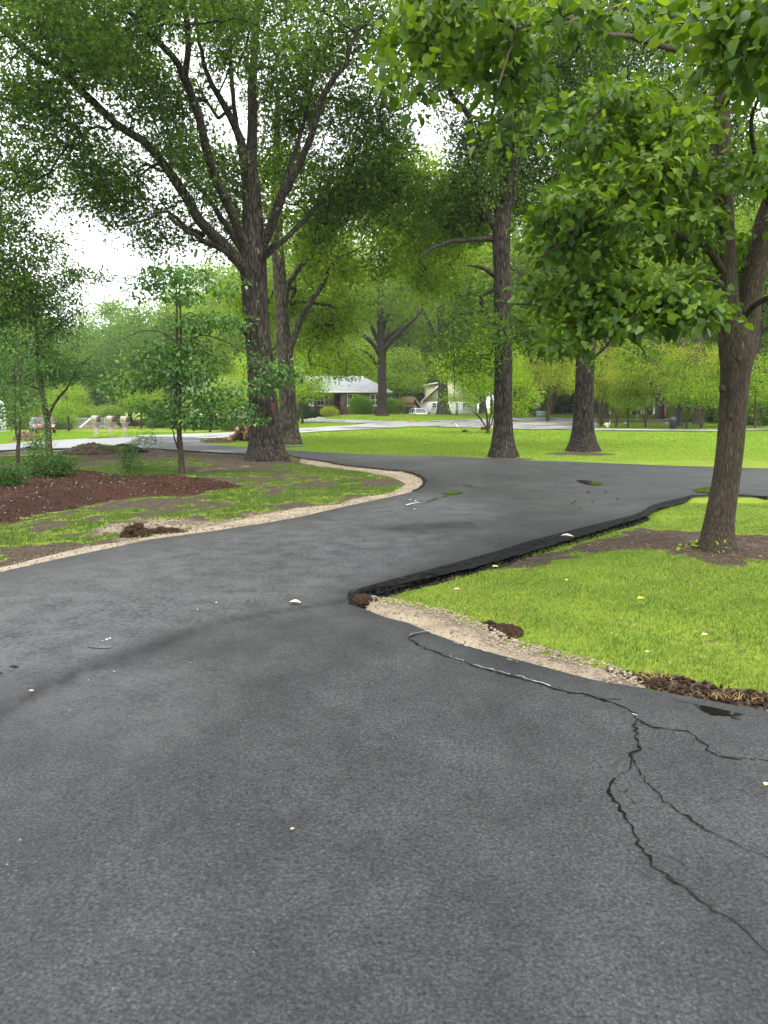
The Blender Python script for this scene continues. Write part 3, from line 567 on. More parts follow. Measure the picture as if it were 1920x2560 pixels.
tag(link('leaf_litter', leaflets(x, y, mz(x, y) + .012, rng.uniform(.01, .036, len(x)), simple('bleached_leaf', (.30, .27, .23), .7, .3, 8))), 'bleached fallen leaves scattered over the dark mulch', 'leaf litter', kind='stuff')

# ---------------------------------------------------------------- turf blades
def blades(name, x, y, h, wd, m, label, two=True, lean=.5, z=None):
    n = len(x); z = T(x, y) + goff(x, y) - .004 if z is None else z; a = rng.uniform(0, 6.28, n); b = rng.uniform(0, 6.28, n); l = rng.uniform(.1, 1, n) * lean * h
    ax, ay = np.cos(a) * wd, np.sin(a) * wd; lx, ly = np.cos(b) * l, np.sin(b) * l
    if two:
        V = np.stack([np.c_[x - ax, y - ay, z], np.c_[x + ax, y + ay, z], np.c_[x + lx * .45 + ax * .8, y + ly * .45 + ay * .8, z + h * .6], np.c_[x + lx * .45 - ax * .8, y + ly * .45 - ay * .8, z + h * .6], np.c_[x + lx * 1.3, y + ly * 1.3, z + h]], 1).reshape(-1, 3)
        i = np.arange(n)[:, None] * 5; Fs = [i + np.array([[0, 1, 2, 3]]), i + np.array([[3, 2, 4]])]
    else:
        V = np.stack([np.c_[x - ax, y - ay, z], np.c_[x + ax, y + ay, z], np.c_[x + lx, y + ly, z + h]], 1).reshape(-1, 3); Fs = [np.arange(3 * n).reshape(-1, 3)]
    return tag(link(name, mesh(name, V, Fs, m)), label, 'grass', kind='stuff')
def cand(x0, x1, y0, y1, n):
    x = rng.uniform(x0, x1, n); u = rng.random(n); y = 1 / ((1 - u) / y0 + u / y1) if False else rng.uniform(y0, y1, n); k = np.abs(x) < y * .56 + .6; return x[k], y[k]
grav_all = lambda x, y: np.minimum(pdist(gravR, x, y), pdist(gravI, x, y))
def tackd(x, y):
    L = spline(tl, .3); best = np.full(len(x), 9.)
    for p in L[::1]: best = np.minimum(best, np.hypot(x - p[0], y - p[1]))
    return best
soilP = gp('z6', [(1010, 430), (1100, 440), (1300, 455), (1450, 490), (1560, 505), (1700, 530), (1900, 590), (1900, 650), (1659, 590), (1400, 550), (1180, 500)], -.04)
# right near lawn
x, y = cand(-.3, 9, 3.6, 15, 560000); k = (pdist(r_isle, x, y) < -.05); x, y = x[k], y[k]
k = (grav_all(x, y) > .0) & (tackd(x, y) > cx_t(np.c_[x, y]) * .85) & (pdist(soilP, x, y) > -.0); x, y = x[k], y[k]
tv = turf(x, y); k = rng.random(len(x)) < tv ** 1.3 * np.clip(1.2 - y * .055, .45, 1); x, y, tv = x[k], y[k], tv[k]
blades('lawn_grass', x, y, rng.uniform(.012, .045, len(x)) * (.5 + .5 * tv) * (.5 + 1.0 * n2(x, y, 1.8, 31)), rng.uniform(.0016, .0032, len(x)), M['grass'], 'short bright green grass on the right-hand island lawn', lean=.9)
k = rng.random(len(x)) < .02 + .22 * np.clip(n2(x, y, 1.3, 51) * 3 - 1.6, 0, 1); blades('dry_grass', x[k], y[k], rng.uniform(.015, .04, k.sum()), rng.uniform(.0016, .003, k.sum()), M['straw'], 'dry straw-coloured grass blades among the right-hand lawn', lean=1.6)
# left island
x, y = cand(-14, 1.2, 8, 26.5, 700000); k = (pdist(isle, x, y) < -.1); x, y = x[k], y[k]; k = (grav_all(x, y) > .02) & (pdist(mulchP, x, y) > .02); x, y = x[k], y[k]
tv = turf(x, y); k = rng.random(len(x)) < tv ** 1.6; x, y, tv = x[k], y[k], tv[k]
blades('island_grass', x, y, rng.uniform(.025, .065, len(x)) * (.5 + .6 * tv), rng.uniform(.003, .0055, len(x)), M['grass_thin'], 'thin patchy grass growing on the left island', lean=1.0)
# lawns beyond the drive
x, y = cand(-45, 48, 24, 84, 900000); p = np.clip(30 / y, 0, 1) ** 1.5; k = rng.random(len(x)) < p; x, y = x[k], y[k]
k = (pdist(road, x, y) > .08) & (pdist(isle, x, y) > 0) & (pdist(concA, x, y) > .05) & (pdist(concB, x, y) > .05) & (pdist(concC, x, y) > .05) & (pdist(concD, x, y) > .05); x, y = x[k], y[k]; tv = turf(x, y); k = rng.random(len(x)) < tv ** 1.5; x, y = x[k], y[k]
blades('far_lawn_grass', x, y, rng.uniform(.03, .06, len(x)) * (y / 30) ** .5, rng.uniform(.008, .016, len(x)) * (y / 28), M['grass_far'], 'bright green mown lawn grass beyond the driveway', two=False, lean=1.2)
# crumbs and debris on bare earth
xs_, ys_ = [], []
for bp_, dn in [(bareR, 900), (bareR2, 900)] + [(q_, 260) for q_ in bareI]:
    a_, b_ = scatter(bp_, dn); xs_.append(a_); ys_.append(b_)
xs_ = np.concatenate(xs_); ys_ = np.concatenate(ys_); kz = (pdist(road, xs_, ys_) > .03) & (n2(xs_, ys_, 2.2, 88) > .42); xs_, ys_ = xs_[kz], ys_[kz]
V, F = stones(np.c_[xs_, ys_, T(xs_, ys_) + goff(xs_, ys_) + .002], rng.uniform(.003, .014, len(xs_)) * (1 + ys_ / 30), .6, .35); tag(link('earth_crumbs', mesh('earth_crumbs', V, F, M['soil2'])), 'crumbly earth on the bare patches of both islands', 'earth', kind='stuff')
kz = rng.random(len(xs_)) < .04; tag(link('leaf_litter', leaflets(xs_[kz], ys_[kz], T(xs_[kz], ys_[kz]) + goff(xs_[kz], ys_[kz]) + .012, rng.uniform(.012, .035, kz.sum()), simple('brown_litter', (.12, .07, .035), .8, .6, 15))), 'brown leaf scraps on the bare earth', 'leaf litter', kind='stuff')
# dug soil edge with straw at lower right and island tip
def clods(name, poly_or_xy, n, size, m, label, cat, hump=.0, ctr=None, parent=None):
    if ctr is not None:
        c, rx, ry, hh = ctr; a = rng.uniform(0, 6.28, n); r = rng.random(n) ** .6; x = c[0] + np.cos(a) * r * rx; y = c[1] + np.sin(a) * r * ry; z = T(x, y) - .04 + hh * (1 - r ** 1.6) * rng.uniform(.55, 1.05, n)
    else:
        x, y = scatter(poly_or_xy, n); z = T(x, y) - .035
    V, F = stones(np.c_[x, y, z], rng.uniform(size[0], size[1], len(x)), .75, .35); return tag(link(name, mesh(name, V, F, m)), label, cat)
tag(clods('soil_clods', soilP, 1100, (.006, .022), M['soil'], 'dark dug soil between asphalt and lawn at the right', 'soil'), kind='stuff')
x, y = scatter(soilP, 1500); kq = n2(x, y, 3, 61) > .47; x, y = x[kq], y[kq]; blades('dry_grass', x, y, rng.uniform(.01, .035, len(x)), rng.uniform(.0012, .0025, len(x)), M['straw'], 'torn straw and dry grass along the dug soil edge', lean=2.8, z=T(x, y) - .02)
c = ground_at('z5', 1240, 500); clods('soil_pile', None, 420, (.012, .035), M['soil'], 'clump of dug dark soil at the lawn edge by the gravel', 'soil pile', ctr=(c, .12, .14, .045))
c = ground_at('z5', 1120, 450); clods('soil_pile', None, 90, (.01, .025), M['soil'], 'small dark clods between gravel and lawn', 'soil pile', ctr=(c, .07, .07, .03))
c = ground_at('z5', 150, 250); clods('soil_pile', None, 260, (.01, .03), M['soil'], 'dark soil clump at the pointed tip of the right lawn', 'soil pile', ctr=(c, .10, .13, .035))
c = ground_at('zl', 1085, 318); clods('soil_pile', None, 260, (.02, .05), M['soil'], 'clod of dark soil on the gravel beside the left driveway edge', 'soil pile', ctr=(c, .19, .15, .15))
c = ground_at('zl', 1300, 295); clods('soil_pile', None, 160, (.02, .05), M['soil'], 'low trail of soil clods right of the larger clod on the gravel', 'soil pile', ctr=(c, .32, .09, .05))
c = ground_at('zm', 590, 195); clods('soil_pile', None, 900, (.05, .14), M['soil2'], 'heap of grassy dug earth behind the mulch bed', 'soil pile', ctr=(c, 1.0, .55, .34))
x = rng.uniform(-.9, .9, 900); y = rng.uniform(-.4, .4, 900); blades('dirt_heap_grass', c[0] + x + .3, c[1] + y, rng.uniform(.08, .18, 900), np.full(900, .008), M['grass_thin'], 'tufts of grass on the heap of dug earth', lean=1.2, z=T(c[0] + x, c[1] + y) + .2 * (1 - (x / 1.1) ** 2) * (1 - (y / .6) ** 2))
c = ground_at('zm', 800, 185); clods('soil_pile', None, 500, (.04, .10), M['tack'], 'low ridge of broken black asphalt rubble beside the earth heap', 'rubble', ctr=(c, .9, .25, .28))
c = ground_at('zm', 200, 168); clods('soil_pile', None, 160, (.03, .07), M['tack'], 'thin line of black asphalt crumbs by the far left roadside', 'rubble', ctr=(c, .7, .15, .12))
c = ground_at('z4', 400, 1105); clods('soil_pile', None, 600, (.04, .09), M['soil2'], 'low mound of grey dirt on the grass spit between the roads', 'soil pile', ctr=(c, .85, .8, .18))
c = ground_at('z8', 280, 590); clods('soil_pile', None, 400, (.08, .2), M['log'], 'brown brush pile on the grass in front of the red car', 'brush pile', ctr=(c, .75, .45, .42))
c = ground_at('z8', 1000, 462); clods('soil_pile', None, 420, (.08, .2), simple('red_clay', (.20, .115, .075), .9, .3), 'reddish earth heap in front of the chain link fence', 'soil pile', ctr=(c, 4.5, .8, .4))

Lk = np.array(spline([np.asarray(c) for c in tl], .012)); tnn = np.gradient(Lk, axis=0); tnn = np.stack([tnn[:, 1], -tnn[:, 0]], 1); tnn /= np.linalg.norm(tnn, axis=1)[:, None]; Lk = np.repeat(Lk, 2, 0); tnn = np.repeat(tnn, 2, 0)
ww = cx_t(Lk) * rng.uniform(.3, 1.35, len(Lk)); Pk = Lk + tnn * ww[:, None]; kk = Lk[:, 1] < 12; V, F = stones(np.c_[Pk, T(Pk[:, 0], Pk[:, 1]) - .01 - .11 * np.clip(ww / cx_t(Lk), 0, 1)][kk], rng.uniform(.005, .022, kk.sum()), .8, .4)
tag(link('asphalt_crumbs', mesh('asphalt_crumbs', V, F, M['tack'])), 'loose black asphalt crumbs along the sloping edge course', 'crumbs', kind='stuff')
xs_, ys_ = rng.uniform(-.2, 7, 900), rng.uniform(4, 13, 900); kz = (pdist(r_isle, xs_, ys_) < -.35) & (n2(xs_, ys_, .9, 70) > .45); xs_, ys_ = xs_[kz][:230], ys_[kz][:230]
tag(link('leaf_litter', leaflets(xs_, ys_, T(xs_, ys_) + goff(xs_, ys_) + .022, rng.uniform(.008, .024, len(xs_)), simple('tan_litter', (.22, .15, .07), .8, .7, 12))), 'small tan leaf scraps in the grass of the right island', 'leaf litter', kind='stuff')
# cracks, painted glints, puddles and scuffs on the asphalt
def crack(k, pts, wd, m='wet', name='crack', jit=.012, z=.005, dash=None):
    L = spline(gp(k, pts), .03); L = L + rng.normal(0, jit, L.shape) * .6; tn = np.gradient(L, axis=0); nn_ = np.stack([tn[:, 1], -tn[:, 0]], 1); nn_ /= np.linalg.norm(nn_, axis=1)[:, None] + 1e-9
    W = wd * rng.uniform(.25, 1.3, len(L)) * .5 * np.clip(fbm(np.c_[L * 4, L[:, :1] * 0]) * 2, .65, 1.6); n = len(L)
    zz = T(L[:, 0], L[:, 1]) + (n2(L[:, 0], L[:, 1], .35, 2, 2) - .5) * .02 + z
    V = np.r_[np.c_[L + nn_ * W[:, None], zz], np.c_[L - nn_ * W[:, None], zz]]; i = np.arange(n - 1)
    if dash: i = i[rng.random(n - 1) < dash]
    return link(name, mesh(name, V, np.stack([i, i + 1, n + i + 1, n + i], 1), M[m]), drive)
crack('z6', [(335, 283), (290, 292), (255, 305), (262, 318), (300, 338), (360, 362), (430, 388), (500, 413), (580, 436), (680, 462), (780, 488), (850, 512), (950, 528), (1010, 548), (1080, 568), (1125, 590), (1150, 618)], .014)
crack('z6', [(335, 280), (290, 289), (262, 300)], .004, 'scuff_glint', 'painted_glint', z=.009); crack('z6', [(410, 378), (500, 409), (590, 434), (690, 460), (800, 492)], .0045, 'scuff_glint', 'painted_glint', z=.009, dash=.8)  # pale strips painted along the wet cracks, standing for white glints
crack('z6', [(400, 318), (470, 335), (560, 362), (640, 388), (700, 405)], .005, 'scuff_glint', 'painted_glint', dash=.45)
crack('z6', [(1148, 620), (1138, 650), (1145, 690), (1150, 740), (1118, 755), (1122, 790), (1110, 820), (1060, 855), (1040, 905), (1070, 960), (1110, 1010), (1150, 1090), (1165, 1140), (1210, 1200), (1280, 1245), (1350, 1300), (1420, 1350), (1500, 1395), (1560, 1440), (1659, 1530), (1760, 1640)], .010)
crack('z6', [(1120, 758), (1140, 790), (1160, 840), (1215, 895), (1280, 960), (1360, 1020), (1450, 1070), (1540, 1110), (1659, 1160), (1800, 1230)], .0095)
crack('z6', [(1150, 622), (1180, 645), (1250, 658), (1340, 670), (1380, 700), (1430, 745), (1490, 770), (1560, 775), (1659, 780), (1800, 785)], .014)
crack('z6', [(1090, 860), (1130, 950), (1170, 1050), (1220, 1110), (1300, 1170), (1400, 1260)], .004, dash=.3); crack('z6', [(880, 525), (1000, 540), (1100, 550)], .005, dash=.5); crack('z6', [(1290, 550), (1350, 560), (1400, 570)], .006); crack('z6', [(1480, 590), (1560, 605), (1659, 610)], .005, dash=.6)
crack('z6', [(1130, 602), (1150, 622), (1175, 636)], .007, 'scuff_glint', 'painted_glint', z=.009, dash=.7)
def blob(k, pts, m, name, z=.007, rough=.04, label=None):
    B = np.array(gp(k, pts)); c = B.mean(0); L = spline(list(B) + [B[0]], .05)[:-1]; L = L + rng.normal(0, 1, L.shape) * rough * .3; zz = T(c[0], c[1]) + (n2(np.array([c[0]]), np.array([c[1]]), .35, 2, 2)[0] - .5) * .02 + z
    r = mgeo.delaunay_2d_cdt([Vector(p) for p in L], [], [list(range(len(L)))], 1, 1e-5); V = np.array([(v[0], v[1], zz) for v in r[0]]); F = np.array([tuple(f) for f in r[2] if len(f) == 3])
    e = np.cross(V[F[:, 1]] - V[F[:, 0]], V[F[:, 2]] - V[F[:, 0]])[:, 2] < 0; F[e] = F[e][:, ::-1]
    o = link(name, mesh(name, V, F, M[m]), drive)
    if label: tag(o, label)
    return o
blob('z6', [(1370, 565), (1430, 575), (1500, 590), (1560, 606), (1500, 610), (1440, 606), (1400, 590)], 'puddle', 'puddle', rough=.008); blob('z6', [(1510, 612), (1540, 614), (1552, 626), (1520, 620)], 'puddle', 'puddle', rough=.004)
blob('z3', [(490, 1224), (560, 1226), (640, 1238), (640, 1254), (560, 1250), (520, 1240)], 'puddle', 'puddle', z=.012); blob('z3', [(1200, 1280), (1270, 1268), (1330, 1268), (1330, 1298), (1220, 1296)], 'puddle', 'puddle', z=.012)
blob('zb', [(300, 95), (350, 82), (420, 84), (400, 98), (330, 102)], 'puddle', 'puddle', z=.012); crack('zb', [(150, 158), (200, 150), (250, 130), (300, 118), (360, 100), (440, 88)], .06, 'puddle', 'crack', z=.012, dash=.7); crack('zb', [(430, 36), (480, 42), (500, 52)], .06, z=.012)
blob('zb', [(40, 176), (80, 166), (130, 157), (130, 160), (80, 171), (46, 180)], 'scuff_glint', 'pale_mark', z=.014, rough=.01)
for k_, (zx, zy) in enumerate([(60, 140), (100, 148), (92, 205)]): blob('zb', [(zx, zy), (zx + 10, zy - 3), (zx + 14, zy + 2), (zx + 3, zy + 4)], 'scuff_glint', 'pale_mark', z=.014, rough=.015)
for zx, zy, s_ in [(455, 175, 9), (470, 170, 7), (440, 180, 5), (1028, 978, 3), (30, 1150, 4), (85, 1045, 4), (60, 1130, 3), (35, 1195, 3), (68, 1178, 3), (1598, 1368, 4), (1013, 1662, 3), (485, 1690, 3), (163, 1762, 3), (250, 1455, 3), (1095, 1532, 3), (378, 350, 4), (490, 313, 4), (820, 275, 3), (300, 480, 3), (345, 430, 3), (930, 14, 6), (850, 45, 5)]:
    blob('za', [(zx, zy), (zx + s_ * .9, zy - s_ * .6), (zx + s_ * 1.4, zy), (zx + s_ * .4, zy + s_ * .5)], 'scuff_glint', 'pale_mark', z=.006, rough=.003)
for zx, zy, w_ in [(60, 290, 22), (0, 318, 14), (430, 208, 60)]: blob('za', [(zx - w_, zy - 2), (zx, zy - 5), (zx + w_, zy - 1), (zx, zy + 5)], 'wet', 'tar_mark', z=.006, rough=.01)
for zx, zy in [(620, 448), (690, 450), (1300, 88), (1190, 165), (1240, 200), (1420, 90), (1210, 150), (1330, 155), (1500, 135)]: blob('zb', [(zx - 10, zy), (zx, zy - 3), (zx + 12, zy), (zx, zy + 3)], 'wet', 'tar_mark', z=.013, rough=.02)
def fallen(k, x, y, size, m, label, rz=0, cat='leaf', curl=.35, onroad=False):
    p = G(*src(k, x, y), 0 if onroad else -.03); z = float(T(p[0], p[1])) + (.012 if onroad else .0)
    u = np.linspace(0, 1, 7); wv = np.array([0, .28, .42, .44, .34, .18, 0]); V = []; 
    for i, t in enumerate(u):
        for s in (-1, 0, 1): V.append(((t - .5) * size, s * wv[i] * size * .8, abs(s) * curl * wv[i] * size + .25 * size * curl * (t - .5) ** 2 + .006))
    F = [(i * 3 + j, i * 3 + 3 + j, i * 3 + 4 + j, i * 3 + 1 + j) for i in range(6) for j in range(2)]
    me = mesh('fallen_leaf', V, np.array(F), M[m], True); o = link('fallen_leaf', me, None, (p[0], p[1], z)); o.rotation_euler = (0, 0, rz); return tag(o, label, cat)
fallen('F', 1385, 1311, .075, 'yellow', 'bright yellow leaf lying in the middle of the right lawn', .3).location.z += .035
fallen('F', 638, 1306, .10, 'pale_leaf', 'pale curled leaf on the asphalt left of the lawn tip', -.1, onroad=True)
fallen('F', 632, 1800, .018, 'tan_leaf', 'tiny tan seed husk on the open asphalt foreground', .5, 'seed husk', onroad=True)
fallen('F', 68, 1499, .03, 'tan_leaf', 'small tan leaf scrap on the asphalt at the left edge', .2, onroad=True)
fallen('F', 1655, 1702, .03, 'pale_leaf', 'pale scrap of leaf on the asphalt at the right edge', .8, onroad=True)
fallen('zb', 1155, 432, .16, 'pale_leaf', 'long pale leaf lying on the black asphalt edge course', -.35).location.z += .04
fallen('zb', 1155, 740, .05, 'yellow', 'small yellow leaf in the lawn below the near tree', .6).location.z += .03
fallen('zb', 660, 644, .07, 'pale_leaf', 'pale yellow leaf in the thin grass beside the edge course', 0).location.z += .03
fallen('zb', 398, 808, .07, 'tan_leaf', 'tan leaf lying in the lawn near its pointed tip', .2).location.z += .03
fallen('z6', 1412, 328, .06, 'tan_leaf', 'tan leaf half buried in grass at the right of the lawn', .5).location.z += .03
fallen('z6', 1186, 397, .04, 'tan_leaf', 'small brown leaf near the front edge of the lawn', 1.0).location.z += .03
fallen('z6', 1650, 892, .03, 'yellow', 'yellow leaf scrap at the right edge of the asphalt', 1.0, onroad=True)


# ---------------------------------------------------------------- trees
LT = {'oak': (np.array([(0, 0, 0), (.3, .07, .02), (.5, .36, .06), (.58, .1, .02), (1, 0, -.06), (.58, -.1, .02), (.5, -.36, .06), (.3, -.07, .02)]), np.array([[0, 4, 3, 2, 1], [0, 7, 6, 5, 4]])),
      'quad': (np.array([(0, 0, 0), (.45, .3, .05), (1, 0, -.04), (.45, -.3, .05)]), np.array([[0, 3, 2, 1]])),
      'broad': (np.array([(0, 0, 0), (.05, .24, .05), (.35, .40, .09), (.72, .27, .03), (1.05, 0, -.1), (.72, -.27, .03), (.35, -.40, .09), (.05, -.24, .05), (.45, 0, .0)]), np.array([[0, 8, 2, 1], [8, 4, 3, 2], [0, 7, 6, 8], [8, 6, 5, 4]]))}
def nrm(v): return v / (np.linalg.norm(v, axis=-1, keepdims=True) + 1e-9)
def leaves(C, per, spread, size, tpl, droop=.3, up=.8, keep=None, ctr=None):
    T0, F0 = LT[tpl]; n = len(C) * per; c = np.repeat(C, per, 0)
    off = rng.normal(0, 1, (n, 3)); off *= np.minimum(1, 1.8 / (np.linalg.norm(off, axis=1) + 1e-9))[:, None]; p = c + off * np.asarray(spread)
    if keep is not None: k = keep(p); p, off = p[k], off[k]; n = len(p)
    X = nrm(off + rng.normal(0, .6, (n, 3)) + [0, 0, -droop]); Z = nrm(rng.normal(0, .6, (n, 3)) + [0, 0, up]); Y = nrm(np.cross(Z, X)); Z = np.cross(X, Y)
    s = size * rng.uniform(.6, 1.3, n)[:, None, None]
    cz = rng.uniform(-.6, 3.0, n)[:, None, None]; wy = rng.uniform(.75, 1.2, n)[:, None, None]
    V = p[:, None] + s * (T0[None, :, :1] * X[:, None] + wy * T0[None, :, 1:2] * Y[:, None] + cz * T0[None, :, 2:] * Z[:, None])
    F = F0[None] + (np.arange(n) * len(T0))[:, None, None]
    return V.reshape(-1, 3), F.reshape(-1, F0.shape[1])
def crown_pts(ells, n, gs=.35, gth=.42, shell=.55, filt=None):
    w = np.array([e[1][0] * e[1][1] * e[1][2] for e in ells]) ** .75; w /= w.sum(); res = []
    for e, k in zip(ells, rng.multinomial(int(n * 2.2), w)):
        d = nrm(rng.normal(0, 1, (k, 3))); r = rng.random(k) ** (1 / 3 * shell); res.append(np.asarray(e[0]) + d * r[:, None] * np.asarray(e[1]))
    p = np.concatenate(res); p = p[fbm(p * gs, 3) > gth]
    if filt is not None: p = p[filt(p)]
    rng.shuffle(p); return p[:n]
def grow(nodes, pts, tip=.006, lift=.12, expo=.45, jit=.07):
    n0 = len(nodes); N_ = n0 + 2 * len(pts); pos = np.zeros((N_, 3)); pos[:n0] = nodes; par = np.full(N_, -1); n = n0
    d0 = np.array([np.min(np.sum((nodes - p) ** 2, 1)) for p in pts])
    for k in np.argsort(d0):
        p = pts[k]; dv = pos[:n] - p; d2 = np.sum(dv * dv, 1) + 1.2 * np.maximum(dv[:, 2], 0) ** 2; i = int(np.argmin(d2)); q = pos[i]; L = math.sqrt(d2[i])
        pos[n] = (p + q) / 2 + rng.normal(0, jit * L, 3) + [0, 0, lift * L * .5]; par[n] = i; pos[n + 1] = p; par[n + 1] = n; n += 2
    cnt = np.zeros(N_); cnt[n0 + 1::2] = 1
    for i in range(N_ - 1, n0 - 1, -1):
        if par[i] >= 0: cnt[par[i]] += cnt[i]
    r = tip * np.maximum(cnt, 1) ** expo; i = np.arange(n0, N_); pr = par[i]
    rp = np.where(pr >= n0, r[np.maximum(pr, 0)], r[i] * 1.15); rp = np.minimum(rp, r[i] * 1.6)
    return pos[pr], pos[i], rp, r[i]
def ell(k, cx, cy, Y, rx, ry, rY):
    s_ = Y / FPX / ZK[k][2]; return (pk(k, cx, cy, Y), (rx * s_, rY, ry * s_))
def make_tree(name, label, cat, base, trunk, limbs, ells, n, per, spread, size, tpl, bark, leaf, group=None, step=.35, flare=.5, sides=14, shell=.55, gs=.35, gth=.42, tip=.006, droop=.3, up=.8, dead=[], extra=None, lumpy=.06, flh=.55, knots=[], filt=None, expo=.45, lscale=1.0):
    """trunk / limbs: arrays of (x, y, z, r) in world space; base: world point."""
    base = np.asarray(base, float); root = thing(name, label, cat, base, 0, group); nodes = []
    L = spline(np.asarray(trunk, float), step); h = L[:, 2] - L[0, 2]; k = len(L); th = np.arange(sides) * 2 * np.pi / sides
    ph = rng.uniform(0, 6.28, 3); lb = (np.cos(th * 3 + ph[0]) * .5 + np.cos(th * 5 + ph[1]) * .5)
    fl = flare * np.exp(-h / flh)[:, None]
    nzv = fbm(np.stack([np.cos(th)[None] * 1.1 + 0 * h[:, None], np.sin(th)[None] * 1.1 + 0 * h[:, None], h[:, None] * .9 + 0 * th[None] + ph[2] * 9], -1).reshape(-1, 3), 2).reshape(k, sides)
    lob = (1 + fl * (1 + .45 * lb[None])) * (1 + (nzv - .5) * 2 * lumpy)
    m = MB(); L2 = np.concatenate([[L[0] - [0, 0, .25, 0]], L]); lob = np.concatenate([lob[:1] * 1.15, lob]); m.tube(L2[:, :3] - base, L2[:, 3], sides, True, lob)
    for (kp, kr) in knots:
        V, F = ico(); V = np.asarray(V) * kr * np.array((1, 1, 1.3)) + np.asarray(kp) - base; m.add(V, F)
    tr = m.build('trunk', bark, root, True); nodes.append(L[int(k * .35):, :3])
    for lm in limbs:
        Q = spline(np.asarray(lm, float), step); Q[:, 3] *= lscale; Q[1:-1, :3] += rng.normal(0, .02, Q[1:-1, :3].shape) * min(1, step * 2)
        mm = MB(); q = len(Q); nn_ = max(6, sides - 5); lo = 1 + rng.normal(0, .05, (q, nn_)); mm.tube(Q[:, :3] - base, Q[:, 3], nn_, True, lo); mm.build('limb', bark, root, True); nodes.append(Q[max(1, q // 4):, :3])
    for lm in dead:
        Q = spline(np.asarray(lm, float), step * .6); Q[1:, :3] += rng.normal(0, .015, Q[1:, :3].shape); mm = MB(); mm.tube(Q[:, :3] - base, Q[:, 3] * rng.uniform(.85, 1.15, len(Q)), 7); mm.build('dead_branch', bark, root, True)
    nodes = np.concatenate(nodes)
    if n:
        pts = crown_pts(ells, n, gs, gth, shell, filt); A, B, ra, rb = grow(nodes, pts, tip, expo=expo)
        V, F = segs(A - base, B - base, ra, rb, 4)
        V2, F2 = leaves(pts, per, spread, size, tpl, droop, up)
        if extra is not None:
            e = leaves(extra[0], *extra[1:]); F2 = np.concatenate([F2, e[1] + len(V2)]); V2 = np.concatenate([V2, e[0]])
        cr = link('crown', mesh('crown', V2 - base, F2, leaf), root); link('twigs', mesh('twigs', V, F, bark), cr)
    return root
def LF(Ys, *pts):
    """limb from pixels (F frame): pts (x, y, r); Ys start/end distance"""
    n = len(pts); d = [0]
    for i in range(1, n): d.append(d[-1] + math.hypot(pts[i][0] - pts[i-1][0], pts[i][1] - pts[i-1][1]))
    d = np.array(d) / max(d[-1], 1e-6); res = []
    for (x, y, r), t in zip(pts, d): res.append([*pk('F', x, y, Ys[0] + (Ys[1] - Ys[0]) * t), r])
    return res
def tb(x, y): b = ground_at('F', x, y); return b
def trunkF(base, Y1, *pts):
    return [[base[0], base[1], base[2] - .02, pts[0][2]]] + LF((base[1], Y1), *pts[1:])

def clear(polys, keepp=0.0, yscale=1.0):
    def f(p):
        sx = p[:, 0] / p[:, 1] * 1661.6 + 829.5; v = np.empty(len(p)); a = (p[:, 2] - EYE) / p[:, 1]; c_, s_ = math.cos(PITCH), math.sin(PITCH)
        # position of each cluster as seen along the main view
        vv = (a * c_ + s_) / (c_ - a * s_); sx = p[:, 0] / (p[:, 1] * c_ - (p[:, 2] - EYE) * s_) * 1661.6 + 829.5; sy = 1106 - vv * 1661.6; kp = np.ones(len(p), bool)
        for wd, Yl, pl in polys:
            best = np.full(len(p), 1e9)
            for (x1, y1), (x2, y2) in zip(pl[:-1], pl[1:]):
                dx, dy = x2 - x1, y2 - y1; t = np.clip(((sx - x1) * dx + (sy - y1) * dy) / (dx * dx + dy * dy), 0, 1); best = np.minimum(best, np.hypot(sx - x1 - t * dx, sy - y1 - t * dy))
            kp &= ~((best < wd) & (p[:, 1] < Yl) & (rng.random(len(p)) > keepp))
        return kp
    return f
